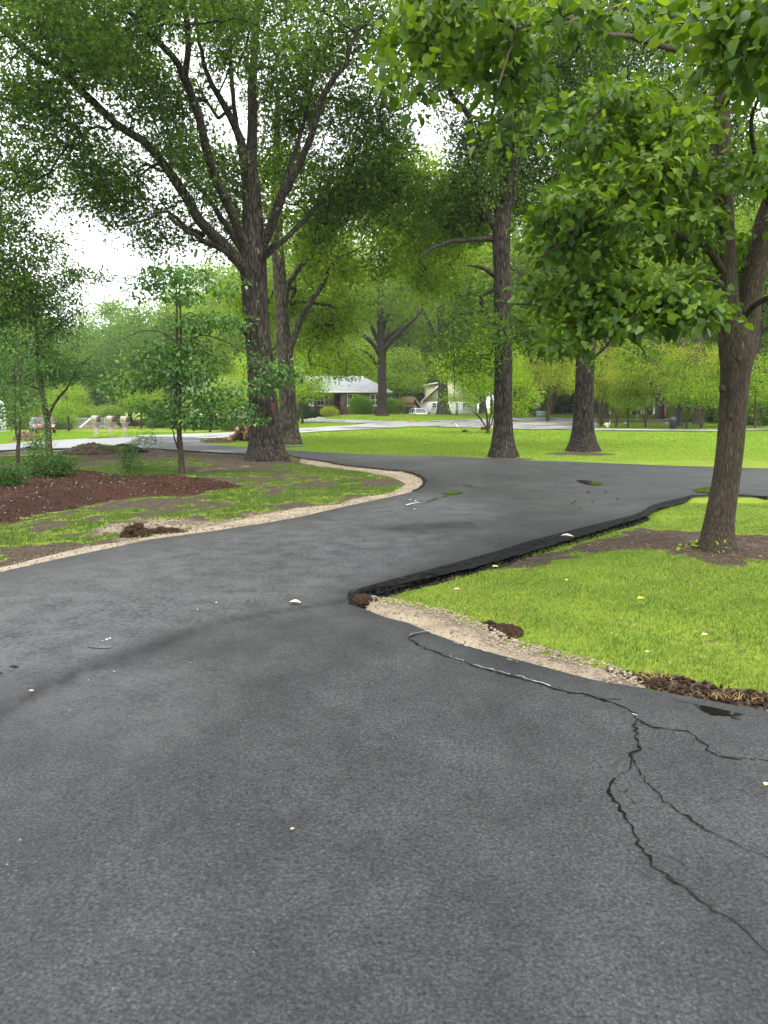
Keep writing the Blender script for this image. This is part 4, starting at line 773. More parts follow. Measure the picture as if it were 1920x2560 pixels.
# big oak on the left island
b = tb(577, 994); YA = b[1]
A_tr = trunkF(b, YA, (577, 993, .47), (574, 940, .46), (568, 860, .435), (561, 770, .40), (553, 680, .385), (549, 610, .40), (547, 560, .42), (547, 520, .36), (545, 450, .30), (540, 380, .27), (532, 330, .25))
A_l = [LF((YA, 20), (548, 606, .30), (520, 570, .25), (497, 545, .215), (462, 508, .20), (430, 475, .19), (408, 435, .18), (372, 380, .165), (330, 322, .15), (250, 265, .13), (150, 172, .12), (60, 112, .11), (0, 62, .09), (-80, 10, .06)),
       LF((YA, 21.5), (542, 560, .24), (520, 510, .19), (500, 460, .17), (478, 415, .16), (458, 370, .155), (445, 320, .15), (436, 280, .145), (420, 225, .14), (398, 165, .135)),
       LF((21.5, 20), (398, 172, .12), (385, 140, .105), (350, 100, .10), (310, 58, .09), (275, 20, .08), (240, -50, .06)),
       LF((21.5, 20.5), (400, 170, .11), (407, 120, .10), (408, 60, .095), (395, 0, .09), (385, -70, .06)),
       LF((YA, 25), (538, 370, .19), (520, 305, .16), (497, 250, .13), (470, 205, .11), (448, 160, .09), (430, 90, .07), (420, 0, .05)),
       LF((YA, 26), (540, 370, .22), (545, 280, .19), (545, 200, .17), (550, 100, .14), (556, 0, .11), (560, -100, .07)),
       LF((25, 26), (516, 300, .1), (505, 230, .09), (500, 160, .08), (495, 90, .05)),
       LF((YA, 22.5), (560, 545, .23), (580, 500, .19), (597, 455, .175), (608, 425, .165), (632, 388, .14), (650, 345, .13), (668, 305, .125), (685, 250, .115), (700, 200, .11), (722, 165, .10), (748, 138, .09), (756, 105, .05)),
       LF((24, 25.5), (603, 435, .12), (615, 390, .10), (630, 350, .09), (648, 290, .08), (665, 220, .06), (680, 140, .04)),
       LF((YA, 25.5), (535, 560, .14), (510, 520, .12), (482, 480, .10), (455, 435, .09), (425, 400, .08), (400, 370, .05)),
       LF((24, 21), (440, 508, .09), (400, 490, .07), (360, 457, .05), (310, 478, .04), (250, 490, .025)),
       LF((YA, 26.5), (562, 560, .13), (610, 520, .10), (650, 485, .09), (690, 440, .08), (750, 390, .07), (800, 360, .06), (860, 345, .04)),
       LF((24, 22), (495, 548, .10), (440, 520, .08), (400, 495, .06), (368, 472, .04))]
A_e = [ell('F', 40, 90, 22, 200, 170, 2.6), ell('F', 240, 80, 23, 180, 150, 3), ell('F', 430, 90, 24.5, 170, 150, 3.2), ell('F', 600, 110, 26, 200, 180, 3.6), ell('F', 780, 110, 25, 160, 190, 3),
       ell('F', 290, 370, 24, 220, 90, 2.4), ell('F', 470, 390, 26.5, 130, 140, 2.2), ell('F', 620, 380, 27, 160, 140, 2.5), ell('F', 760, 340, 26.5, 140, 110, 2.5), ell('F', 110, 260, 21, 150, 60, 1.8), ell('F', 650, 480, 27, 120, 50, 1.5), ell('F', 400, 510, 25.5, 140, 34, 1.3), ell('F', 800, 420, 27, 100, 50, 1.5), ell('F', 150, 30, 19, 240, 90, 1.7), ell('F', 480, 20, 21, 260, 80, 1.7), ell('F', 180, 420, 24, 110, 50, 1.3), ell('F', 30, 330, 20, 70, 60, 1.2), ell('F', 230, 180, 22, 90, 70, 1.2)]
make_tree('oak_tree', 'massive spreading oak on the left island with a red paint mark on its bark', 'tree', b, A_tr, A_l, A_e, 2150, 52, (.36, .36, .20), .165, 'oak', M['bark_oak'], M['leaf_oak'], lscale=.8, flare=.62, sides=22, flh=.5, filt=clear([(24, 25.5, [(540, 600), (497, 545), (430, 475), (372, 380), (330, 322), (250, 265), (150, 172), (60, 112), (0, 62)]), (22, 26, [(540, 560), (478, 415), (445, 320), (420, 225), (398, 165), (350, 100), (275, 20)]), (18, 25, [(400, 170), (408, 60), (395, 0)]), (26, 27, [(547, 520), (540, 380), (545, 200), (555, 0)]), (20, 27, [(535, 370), (497, 250), (448, 160)]), (22, 26, [(560, 545), (608, 425), (650, 345), (685, 250), (722, 165), (756, 105)])], .12), gth=.47, gs=.6, shell=.85, tip=.007,
          dead=[LF((YA, YA - .6), (552, 728, .12), (528, 715, .10), (512, 700, .08), (497, 692, .05)), LF((YA, YA - 1), (560, 575, .09), (585, 530, .06), (600, 528, .03))])
rt = [o for o in S.objects if o.name.startswith('oak_tree')][0]
# painted mark on the bark
pm = MB(); 
for i in range(18):
    a = rng.uniform(-.07, .07); hz = 1.62 + rng.uniform(-.13, .13); ang = -math.pi / 2 + .55 + a; rr = .545; s_ = .026
    c0 = np.array((math.cos(ang) * rr, math.sin(ang) * rr, hz)); t_ = np.array((-math.sin(ang), math.cos(ang), 0)); u_ = np.array((0, 0, 1.)); o_ = np.array((math.cos(ang), math.sin(ang), 0)) * .02
    pm.prism([c0 - t_ * s_ - u_ * s_ * rng.uniform(.6, 1.4), c0 + t_ * s_ - u_ * s_, c0 + t_ * s_ * rng.uniform(.3, 1) + u_ * s_, c0 - t_ * s_ + u_ * s_ * rng.uniform(.6, 1.5)], -o_)
tag(pm.build('paint_mark', M['red_paint'], rt), 'faded red paint mark on the bark')

# slim oak behind it
b = tb(627, 960); YB = b[1]
make_tree('oak_tree', 'slimmer grey-barked oak just behind the massive oak, two bare limbs to the right', 'tree', b,
    trunkF(b, YB, (627, 959, .40), (622, 880, .385), (618, 800, .36), (615, 765, .37), (611, 700, .30), (606, 620, .29), (600, 540, .28), (598, 480, .26), (596, 400, .22), (598, 300, .15), (600, 200, .1)),
    [LF((YB, YB - 1), (622, 770, .20), (640, 715, .15), (655, 680, .135), (680, 640, .125), (705, 595, .115), (728, 550, .10), (747, 528, .05)),
     LF((YB, YB - 2), (615, 660, .14), (625, 610, .12), (650, 575, .11), (680, 545, .10), (720, 495, .09), (760, 470, .085), (800, 452, .08), (850, 432, .07), (882, 422, .05), (930, 425, .03))],
    [ell('F', 650, 440, YB, 110, 120, 2.5), ell('F', 780, 520, YB - 1, 110, 90, 2), ell('F', 860, 420, YB - 1, 130, 80, 2), ell('F', 940, 440, YB - 1, 80, 90, 2), ell('F', 960, 560, YB + 2, 80, 90, 2), ell('F', 700, 620, YB + 2, 90, 110, 2.5), ell('F', 900, 560, YB + 4, 80, 120, 2), ell('F', 560, 640, YB + 3, 70, 60, 2), ell('F', 720, 740, YB + 5, 90, 80, 1.6)],
    980, 52, (.46, .46, .24), .17, 'quad', M['bark_grey'], M['leaf_oak2'], flare=.45, gth=.44, tip=.008)
# oak right of centre
b = tb(1085, 987); YC = b[1]
make_tree('oak_tree', 'tall oak on the verge right of centre, with a bare crooked limb reaching left', 'tree', b,
    trunkF(b, YC, (1085, 987, .36), (1086, 940, .32), (1087, 860, .305), (1087, 760, .30), (1086, 680, .295), (1085, 600, .29), (1083, 540, .29), (1084, 490, .30), (1090, 450, .25), (1103, 400, .21), (1115, 340, .19), (1120, 280, .17), (1118, 200, .15), (1105, 100, .12), (1100, 0, .09), (1095, -80, .06)),
    [LF((YC, YC - 1), (1080, 500, .19), (1063, 478, .15), (1048, 460, .13), (1036, 425, .12), (1028, 375, .11), (1020, 310, .10), (1014, 250, .095), (980, 212, .085), (957, 165, .07), (948, 120, .04)),
     LF((YC, YC), (1078, 460, .14), (1062, 425, .12), (1045, 405, .10), (1015, 394, .06)),
     LF((YC, YC + 1), (1112, 360, .12), (1100, 325, .10), (1070, 303, .08), (1060, 260, .06), (1075, 200, .05)),
     LF((YC, YC + 1), (1118, 330, .13), (1128, 290, .11), (1132, 215, .10), (1160, 175, .09), (1182, 155, .08), (1216, 140, .05)),
     LF((YC, YC + 2), (1120, 290, .12), (1150, 200, .10), (1190, 110, .08), (1230, 20, .05))],
    [ell('F', 1050, 180, YC, 130, 160, 2.5), ell('F', 1160, 120, YC + 1, 130, 170, 2.6), ell('F', 1010, 60, YC - 1, 110, 110, 2), ell('F', 1050, 380, YC + .6, 90, 110, 1.6), ell('F', 990, 460, YC + 1, 60, 50, 1.2), ell('F', 1150, 340, YC + 1, 70, 110, 1.6), ell('F', 1020, 730, YC - .5, 60, 75, .9), ell('F', 990, 650, YC, 50, 40, .8), ell('F', 1150, 740, YC + 1, 50, 60, .9)],
    1300, 54, (.38, .38, .24), .155, 'oak', M['bark_oak'], M['leaf_oak'], flare=.5, gth=.51, gs=.6, tip=.007,
    dead=[LF((YC, YC - 1.5), (1072, 516, .11), (1035, 517, .085), (1000, 520, .08), (975, 522, .075), (952, 530, .065), (930, 538, .05), (905, 557, .03)),
          LF((YC, YC - .6), (1072, 598, .10), (1050, 582, .06), (1035, 577, .05), (1012, 575, .03)),
          LF((YC, YC - 1.5), (1080, 662, .07), (1040, 673, .05), (1010, 677, .045), (985, 680, .04), (979, 692, .03), (979, 740, .022), (981, 790, .018), (982, 860, .01)),
          LF((YC, YC - .5), (1075, 680, .04), (1070, 700, .025), (1065, 730, .015), (1076, 760, .01)), LF((YC - 1.2, YC - 1.4), (1003, 680, .025), (1012, 710, .02), (1020, 735, .01))])
# oak at right, upper part behind leaves
b = tb(1258, 975); YD = b[1]
make_tree('oak_tree', 'tall straight oak on the lawn between the verge oak and the near forked tree', 'tree', b,
    trunkF(b, YD, (1258, 974, .46), (1259, 930, .38), (1262, 860, .36), (1264, 780, .355), (1268, 700, .35), (1272, 600, .34), (1278, 480, .32), (1288, 340, .30), (1305, 180, .27), (1330, 40, .23), (1350, -80, .16)),
    [LF((YD, YD - 1), (1270, 560, .13), (1235, 515, .11), (1190, 480, .08), (1160, 470, .05)), LF((YD, YD + 1), (1300, 260, .17), (1240, 180, .13), (1200, 80, .10), (1180, -40, .06)), LF((YD, YD), (1290, 330, .16), (1360, 250, .12), (1430, 190, .10), (1520, 150, .06)),
     LF((YD, YD + 1), (1275, 500, .13), (1330, 440, .1), (1400, 410, .07)), LF((YD, YD - 1.5), (1262, 780, .07), (1300, 760, .05), (1340, 700, .03))],
    [ell('F', 1320, 170, YD, 190, 190, 3.4), ell('F', 1200, 220, YD, 110, 150, 2.5), ell('F', 1480, 150, YD + 1, 170, 190, 3.2), ell('F', 1620, 240, YD + 1, 130, 180, 3), ell('F', 1350, 420, YD + 1.5, 170, 100, 2.2), ell('F', 1330, 760, YD - .8, 70, 45, 1.1), ell('F', 1200, 440, YD + 1, 90, 90, 1.8)],
    1250, 60, (.42, .42, .28), .18, 'oak', M['bark_oak'], M['leaf_oak'], flare=.5, gth=.44, tip=.007)
# near broad-leaved tree on the right island
b = tb(1547, 1189); YN = b[1]
nt_tr = [[b[0], b[1], b[2] - .02, .19]] + LF((YN, YN), (1553, 1130, .162), (1566, 1050, .15), (1577, 960, .147), (1583, 880, .148), (1588, 810, .16), (1592, 765, .19), (1590, 735, .19), (1578, 690, .135), (1571, 620, .115), (1568, 540, .105), (1565, 440, .095), (1562, 340, .088), (1560, 240, .082), (1556, 150, .07), (1545, 60, .055), (1530, -60, .03))
nt_l = [LF((YN, YN + .1), (1600, 770, .15), (1609, 720, .145), (1618, 660, .13), (1630, 590, .12), (1645, 520, .11), (1662, 440, .10), (1690, 330, .085), (1725, 180, .06), (1740, 40, .03)),
        LF((YN, 6.4), (1557, 165, .045), (1520, 125, .038), (1495, 108, .034), (1440, 103, .03), (1380, 83, .026), (1320, 75, .021), (1245, 50, .015), (1180, 60, .008)),
        LF((YN, 5.4), (1552, 110, .04), (1525, 78, .035), (1470, 42, .03), (1420, 25, .026), (1340, 15, .022), (1260, 37, .018), (1150, 47, .014), (1110, 90, .011), (1075, 190, .006)),
        LF((YN, 7.6), (1562, 185, .04), (1540, 197, .034), (1510, 225, .028), (1475, 231, .024), (1380, 235, .018), (1305, 232, .012), (1250, 290, .007)),
        LF((YN, 7.3), (1570, 600, .05), (1545, 560, .042), (1520, 528, .038), (1480, 515, .034), (1420, 500, .028), (1340, 490, .022), (1250, 510, .015), (1160, 560, .008)),
        LF((YN, 7.6), (1572, 640, .04), (1540, 600, .034), (1480, 600, .028), (1400, 612, .024), (1300, 625, .02), (1215, 637, .017), (1140, 655, .012), (1100, 656, .007)),
        LF((YN, 8.6), (1566, 440, .04), (1530, 415, .034), (1480, 380, .028), (1400, 370, .022), (1300, 380, .015), (1220, 410, .008)),
        LF((YN, 5.0), (1560, 230, .04), (1590, 180, .034), (1610, 130, .026), (1600, 60, .018), (1560, 20, .01)),
        LF((YN, 10), (1566, 420, .04), (1520, 320, .03), (1450, 260, .022), (1380, 180, .012)), LF((YN, 7.5), (1662, 440, .04), (1640, 360, .03), (1620, 280, .02), (1640, 200, .012)),
        LF((YN, 7.7), (1600, 690, .03), (1630, 660, .03), (1665, 640, .03), (1720, 600, .02))]
nt_e = [ell('F', 1080, 110, 6.3, 50, 95, .3), ell('F', 1110, 270, 6.8, 45, 50, .3), ell('F', 905, 75, 5.9, 34, 50, .22), ell('F', 890, 190, 5.9, 20, 32, .12), ell('F', 985, 0, 5.8, 70, 22, .22), ell('F', 1250, 15, 5.8, 110, 22, .25), ell('F', 1640, 90, 4.9, 60, 70, .3), ell('F', 1600, 20, 5.0, 80, 40, .3),
        ell('F', 1690, 330, 8.6, 60, 160, .7), ell('F', 1500, 10, 6.5, 110, 36, .5), ell('F', 1620, 560, 9.3, 70, 60, .4), ell('F', 1480, 170, 8.8, 60, 40, .4)]
tr_ = random.Random(5)
for (cx1, cy1, sx1, sy1, n1) in [(1400, 560, 150, 120, 15), (1230, 570, 100, 120, 11), (1350, 380, 150, 80, 10), (1470, 300, 90, 70, 8), (1440, 680, 120, 30, 7), (1270, 690, 120, 60, 10), (1480, 470, 70, 110, 9), (1400, 250, 110, 40, 6), (1650, 250, 50, 140, 5)]:
    for _ in range(n1):
        nt_e.append(ell('F', cx1 + tr_.uniform(-1, 1) * sx1, cy1 + tr_.uniform(-1, 1) * sy1, tr_.uniform(7.3, 8.8), tr_.uniform(35, 75), tr_.uniform(11, 22), tr_.uniform(.25, .55)))
make_tree('broadleaf_tree', 'near forked tree on the right island, leaning trunk and large bright green leaves', 'tree', b, nt_tr, nt_l, nt_e, 1180, 14, (.17, .17, .06), .083, 'broad', M['bark_near'], M['leaf_near'], step=.14, flare=.28, sides=20, flh=.16, gs=1.5, gth=.47, tip=.0026, droop=.6, up=1.1, filt=clear([(48, YN + .2, [(1590, 760), (1571, 620), (1565, 440), (1560, 240), (1556, 150)]), (50, YN + .2, [(1605, 740), (1618, 660), (1645, 520), (1670, 420)])], .05), lumpy=.09, expo=.42, shell=.8,
    dead=[LF((YN, YN - .1), (1580, 695, .06), (1555, 690, .045), (1540, 672, .035), (1522, 664, .028)), LF((YN - .1, YN - .1), (1540, 674, .02), (1545, 660, .018), (1556, 655, .012)),
          LF((7.9, 7.9), (1322, 640, .012), (1320, 675, .012), (1323, 705, .010), (1360, 725, .009), (1383, 748, .008), (1397, 790, .004))],
    knots=[(pk('F', 1632, 724, YN), .055), (pk('F', 1578, 900, YN - .13), .03), (pk('F', 1560, 840, YN - .1), .04), (pk('F', 1596, 775, YN - .15), .05)])
# sprouts at its foot
V2, F2 = leaves(np.array([b + (dx, dy, .05) for dx, dy in ((-.27, -.06), (-.34, .0), (-.05, -.24))]), 13, (.06, .06, .05), .045, 'broad', .1, .8)
tag(link('sprouts', mesh('sprouts', V2, F2, M['leaf_bright'])), 'small green sprouts at the foot of the near forked tree', 'weeds', kind='stuff')

# small dogwood with two thin stems on the mulch
b = tb(393, 1024); YW = b[1]
lay = [(400, 590, 90, 24, .9), (330, 610, 60, 18, .6), (455, 615, 60, 22, .7), (400, 640, 60, 14, .6), (470, 700, 70, 18, .7), (330, 770, 60, 22, .7), (390, 745, 60, 22, .8), (480, 760, 70, 26, .8), (550, 760, 55, 26, .6), (600, 810, 45, 26, .5), (300, 820, 60, 22, .6), (390, 810, 80, 28, .9), (450, 850, 60, 20, .7), (560, 840, 40, 16, .4), (340, 880, 60, 16, .7), (400, 905, 80, 15, .8), (480, 880, 60, 12, .6), (530, 905, 50, 8, .4), (410, 700, 70, 12, .6), (250, 840, 36, 14, .4), (290, 640, 24, 8, .3)]
make_tree('dogwood_tree', 'slender two-stemmed dogwood with tiered dark leaves standing on the right end of the mulch bed', 'tree', b,
    trunkF(b, YW, (393, 1023, .085), (391, 985, .075), (388, 950, .07), (387, 920, .05), (388, 880, .045), (390, 800, .038), (391, 730, .032), (389, 650, .024), (387, 580, .012)),
    [LF((YW, YW), (388, 945, .045), (382, 915, .04), (380, 870, .038), (381, 800, .032), (382, 720, .026), (382, 640, .02), (380, 570, .01)), LF((YW, YW - .6), (389, 975, .028), (380, 958, .022), (374, 935, .016), (368, 915, .008)),
     LF((YW, YW - .8), (390, 760, .02), (430, 725, .017), (480, 735, .015), (540, 770, .012), (600, 820, .009), (640, 860, .005)), LF((YW, YW - .8), (381, 740, .018), (350, 718, .014), (310, 715, .012), (270, 730, .01), (240, 745, .006)),
     LF((YW, YW + .3), (390, 690, .016), (410, 675, .013), (440, 690, .01)), LF((YW, YW), (381, 640, .014), (350, 620, .01), (300, 640, .006))],
    [ell('F', cx, cy, YW - .2, rx, ry, rY) for cx, cy, rx, ry, rY in lay], 640, 13, (.16, .16, .07), .085, 'broad', M['bark_small'], M['leaf_dogwood'], step=.15, flare=.3, sides=10, flh=.1, gs=1.3, gth=.40, tip=.0028, droop=.8, up=1.1, shell=.9, lumpy=.04, expo=.4)
# small tree left on the mulch bed
b = tb(108, 1008); YX = b[1]
make_tree('small_tree', 'small dark-barked tree with a forked side branch, left of the mailboxes on the mulch bed', 'tree', b,
    trunkF(b, YX, (108, 1007, .11), (105, 960, .095), (103, 917, .088), (97, 880, .08), (92, 850, .075), (85, 784, .06), (80, 734, .05), (72, 670, .035), (66, 610, .02)),
    [LF((YX, YX - .5), (104, 905, .05), (113, 880, .04), (128, 858, .036), (144, 840, .03), (165, 800, .02), (200, 768, .012)), LF((YX, YX - .6), (82, 750, .04), (105, 720, .03), (130, 700, .025), (170, 672, .015), (215, 640, .008)),
     LF((YX, YX - .3), (92, 845, .03), (60, 832, .02), (30, 820, .015), (0, 815, .01)), LF((YX, YX), (84, 770, .03), (50, 740, .022), (10, 720, .015), (-40, 700, .01)), LF((YX, YX), (74, 690, .02), (110, 640, .015), (150, 610, .01))],
    [ell('F', 60, 640, YX, 130, 60, 1.6), ell('F', 60, 720, YX, 140, 50, 1.5), ell('F', 150, 680, YX - .4, 90, 50, 1.1), ell('F', 60, 800, YX, 110, 45, 1.3), ell('F', 150, 800, YX - .4, 75, 30, .9), ell('F', 170, 860, YX - .4, 45, 22, .6), ell('F', 20, 870, YX, 60, 25, .8), ell('F', 190, 590, YX - .5, 60, 14, .5), ell('F', 260, 600, YX - 1, 50, 12, .4), ell('F', 240, 660, YX - 1, 50, 14, .4)],
    800, 18, (.18, .18, .07), .082, 'quad', M['bark_small'], M['leaf_dogwood'], step=.15, flare=.3, sides=10, flh=.15, gs=1.2, gth=.47, tip=.003, droop=.6, up=1.0, shell=.85, expo=.42)
# sapling far left
b = tb(36, 1035); YS_ = b[1]
make_tree('sapling', 'thin forked sapling at the far left of the mulch bed', 'tree', b, trunkF(b, YS_, (36, 1034, .05), (38, 990, .045), (40, 955, .042), (44, 910, .025), (45, 860, .02), (40, 780, .015), (38, 730, .008)),
    [LF((YS_, YS_), (40, 958, .028), (34, 930, .024), (32, 895, .02), (34, 850, .016), (30, 790, .01)), LF((YS_, YS_ - .5), (44, 880, .012), (65, 860, .01), (85, 845, .006)), LF((YS_, YS_ - .5), (33, 880, .012), (10, 850, .01), (-10, 800, .006))],
    [ell('F', 40, 860, YS_ - .2, 55, 30, .6), ell('F', 30, 780, YS_, 60, 30, .6), ell('F', 0, 900, YS_ - .3, 30, 30, .5), ell('F', 70, 890, YS_ - .3, 35, 20, .5)], 150, 15, (.13, .13, .08), .06, 'quad', M['bark_small'], M['leaf_dogwood'], step=.12, flare=.2, sides=8, gs=1.2, gth=.3, tip=.0025, shell=.8)
# leafy tree just outside the left edge
b = np.array((-16.2, 21.5, 0)); b[2] = GZ(b[0], b[1])
make_tree('broadleaf_tree', 'bright leafy canopy reaching in from the left edge below the oak limbs', 'tree', b, [[b[0], b[1], b[2], .2], [b[0] + .1, b[1], 3, .17], [b[0] + .3, b[1], 6, .12], [b[0] + .3, b[1], 8.5, .05]],
    [[[b[0] + .1, b[1], 3.2, .08], [b[0] + 2, b[1] - .2, 4.6, .06], [b[0] + 4.6, b[1] - .3, 5.6, .03]], [[b[0] + .2, b[1], 4.5, .08], [b[0] + 2.4, b[1], 6.4, .05], [b[0] + 4.6, b[1], 7.2, .025]], [[b[0], b[1], 3.0, .07], [b[0] - 2, b[1], 5, .04]]],
    [ell('F', -10, 420, 21, 75, 80, 1.5), ell('F', 20, 520, 21, 120, 55, 1.5), ell('F', 70, 590, 21, 110, 42, 1.3), ell('F', 0, 640, 21, 110, 50, 1.4), ell('F', -150, 500, 21.5, 150, 170, 2.2)], 800, 26, (.26, .26, .10), .10, 'quad', M['bark_small'], M['leaf_near'], gs=.9, gth=.42, tip=.004, droop=.5, up=1.0, shell=.8)
# yellow-green shrubby tree beside the verge oak
b = ground_at('z10', 1270, 700); YY = b[1]; px_ = lambda x, y, r, dy=0: [*pk('z10', x, y, YY + dy), r]
make_tree('small_tree', 'yellow-green multi-stemmed shrub tree just left of the verge oak', 'tree', b, [[b[0], b[1], b[2], .09], px_(1268, 640, .08), px_(1262, 560, .06), px_(1250, 420, .045), px_(1230, 250, .03), px_(1210, 50, .015)],
    [[px_(1262, 660, .06), px_(1210, 560, .045), px_(1140, 480, .035), px_(1090, 430, .025), px_(1060, 350, .015)], [px_(1262, 650, .05), px_(1190, 530, .035), px_(1120, 440, .02), px_(1100, 330, .012)], [px_(1272, 650, .05), px_(1290, 540, .04), px_(1310, 400, .03), px_(1340, 200, .015)], [px_(1275, 660, .05), px_(1310, 590, .04), px_(1340, 480, .03), px_(1400, 300, .015)], [px_(1268, 640, .04), px_(1240, 450, .03), px_(1170, 250, .02), px_(1150, 60, .01)]],
    [ell('F', 1050, 800, YY, 85, 55, 1.5), ell('F', 1000, 850, YY - .5, 50, 30, 1), ell('F', 1110, 850, YY, 60, 45, 1.2), ell('F', 1070, 760, YY, 60, 40, 1.1), ell('F', 970, 790, YY, 40, 40, 1)], 420, 36, (.26, .26, .18), .11, 'quad', M['bark_small'], M['leaf_bright'], step=.3, flare=.3, sides=8, gs=.8, gth=.42, tip=.004, shell=.75)
# small maple behind the big oak
b = ground_at('z4', 700, 935); YM = b[1]; p4 = lambda x, y, r: [*pk('z4', x, y, YM), r]
make_tree('small_tree', 'low yellow-green tree with two dark trunks to the left of the massive oak', 'tree', b, [[b[0], b[1], b[2], .22], p4(690, 800, .20), p4(655, 650, .19), p4(620, 560, .17), p4(600, 440, .14), p4(540, 320, .10), p4(460, 220, .08), p4(370, 110, .05)],
    [[p4(765, 900, .16), p4(740, 740, .13), p4(730, 640, .12), p4(790, 540, .09), p4(850, 470, .06)], [p4(640, 610, .10), p4(560, 480, .08), p4(400, 465, .06), p4(100, 490, .03)], [p4(610, 500, .10), p4(650, 380, .08), p4(720, 250, .04)], [p4(600, 600, .08), p4(480, 560, .06), p4(300, 600, .03)]],
    [ell('F', 530, 760, YM, 110, 60, 2.5), ell('F', 480, 820, YM, 80, 35, 2), ell('F', 590, 700, YM + 1, 90, 60, 2.4), ell('F', 450, 740, YM, 60, 60, 2), ell('F', 560, 830, YM - 1, 70, 25, 1.8), ell('F', 480, 680, YM + 3, 110, 60, 2.5)], 800, 40, (.42, .42, .22), .17, 'quad', M['bark_small'], M['leaf_bright'], step=.4, flare=.25, sides=10, gs=.5, gth=.42, tip=.006, shell=.8)
# oak on the house lawn and its neighbour by the white house
def lawn_oak(bk, bx, by, Y, label, f, ells, n, leaf, s=.22):
    x0 = (src('F', bx, by)[0] - 960) / FPX * Y; bb = np.array((x0, Y, GZ(x0, Y))); L = [[*bb, f['r']]] + [[*pk('F', x, y, Y), r] for x, y, r in f['t']]
    return make_tree('oak_tree', label, 'tree', bb, L, [[[*pk('F', x, y, Y + dy), r] for x, y, dy, r in l] for l in f['l']], ells, n, 42, (.75, .75, .5), s, 'quad', M['bark_grey'] if bk else M['bark_oak'], leaf, flare=.55, flh=.7, gs=.18, gth=.43, tip=.012, step=.8, sides=12)
lawn_oak(0, 826, 897, 82, 'spreading oak on the lawn in front of the brick house', dict(r=.5, t=[(826, 860, .46), (825, 800, .44), (825, 760, .45), (823, 735, .42), (822, 690, .32), (822, 640, .24), (824, 580, .14)],
    l=[[(822, 770, 0, .3), (808, 745, -1, .22), (780, 720, -2, .18), (745, 700, -3, .14), (715, 690, -3, .1)], [(820, 745, 0, .25), (800, 700, 2, .18), (785, 670, 2, .14), (770, 640, 3, .1)], [(828, 760, 0, .3), (845, 735, -1, .26), (870, 712, -1, .2), (895, 690, -2, .16), (915, 668, -2, .1)], [(825, 745, 0, .25), (850, 720, 2, .2), (880, 690, 3, .14)], [(826, 720, 0, .2), (838, 680, 1, .14), (850, 640, 2, .1)], [(815, 790, 0, .2), (798, 765, -2, .14), (775, 755, -3, .08)]]),
    [ell('F', 825, 590, 82, 110, 80, 6), ell('F', 750, 650, 80, 75, 45, 4), ell('F', 900, 640, 80, 80, 50, 4), ell('F', 825, 660, 84, 90, 40, 4), ell('F', 735, 720, 79, 40, 25, 3)], 620, M['leaf_far'])
lawn_oak(1, 957, 895, 86, 'oak trunk standing in front of the white gabled house', dict(r=.62, t=[(957, 870, .55), (957, 820, .52), (956, 770, .50), (954, 700, .45), (950, 640, .35), (955, 560, .2)],
    l=[[(957, 760, 0, .3), (935, 715, 1, .22), (915, 670, 2, .14)], [(955, 720, 0, .3), (985, 670, 0, .22), (1015, 620, 1, .14)], [(953, 690, 0, .25), (960, 600, 3, .15)], [(957, 800, 0, .2), (985, 780, -2, .12), (1005, 790, -3, .06)]]),
    [ell('F', 960, 560, 86, 100, 90, 6), ell('F', 1010, 640, 85, 80, 50, 4), ell('F', 905, 600, 88, 60, 60, 4), ell('F', 960, 790, 84, 45, 28, 2), ell('F', 930, 740, 85, 40, 30, 2)], 560, M['leaf_oak2'])
# ---- proxies for trees farther away, each copied as its own tree
def local_tree(name, h, r, c0, nclu, per, size, bark, leaf, stems=1, spread=.9, limbs=6, gth=.42, gs=.2, tr=.3, squash=1, spl=.6):
    """crown from height c0 to h, radius r, rooted at the origin"""
    base = np.zeros(3); L = [[0, 0, 0, tr], [0.1, .05, h * .3, tr * .8], [-.1, 0, h * .6, tr * .5], [0, 0, h * .88, tr * .15]]; lm = []
    for k in range(limbs):
        a = k * 2.4 + rng.uniform(-.3, .3); z0 = c0 * .8 + (h - c0) * .45 * k / limbs; rr = r * rng.uniform(.55, .8)
        if stems > 1: lm.append([[math.cos(a) * .05, math.sin(a) * .05, .05, tr * .8], [math.cos(a) * r * .2, math.sin(a) * r * .2, h * .3, tr * .6], [math.cos(a) * r * .55, math.sin(a) * r * .55, h * .65, tr * .25]])
        else: lm.append([[0, 0, z0, tr * .5], [math.cos(a) * rr * .4, math.sin(a) * rr * .4, z0 + rr * .35, tr * .35], [math.cos(a) * rr, math.sin(a) * rr, z0 + rr * .6, tr * .12]])
    el = [((0, 0, (h + c0) / 2 + (h - c0) * .05), (r * .75, r * .75, (h - c0) / 2))]
    for k in range(7):
        a = k * 2.4 + 1; q = rng.uniform(.35, .6) * r; zz = c0 + (h - c0) * rng.uniform(.2, .8); el.append(((math.cos(a) * q, math.sin(a) * q, zz), (r * .45, r * .45, (h - c0) * .22)))
    return make_tree(name, 'x', 'tree', base, L, lm, el, nclu, per, (spl, spl, spl * .6), size, 'quad', bark, leaf, step=.7, flare=.3, sides=9, gs=gs, gth=gth, tip=.01, shell=spread)
used = set()
def place(proto, x, Y, sc, label, group, name=None, wd=1, zo=0):
    z = GZ(x, Y) + zo; s3 = (sc * wd, sc * wd, sc); rz = rng.uniform(0, 6.28)
    if proto.name not in used:
        used.add(proto.name); o = proto; o.location = (x, Y, z); o.rotation_euler = (0, 0, rz); o.scale = s3; o['label'] = label; o['group'] = group
    else: o = dup(proto, (x, Y, z), rz, s3, label, group)
    return o
def fx_(x, Y): return (x * 1.15733 - 960) / FPX * Y
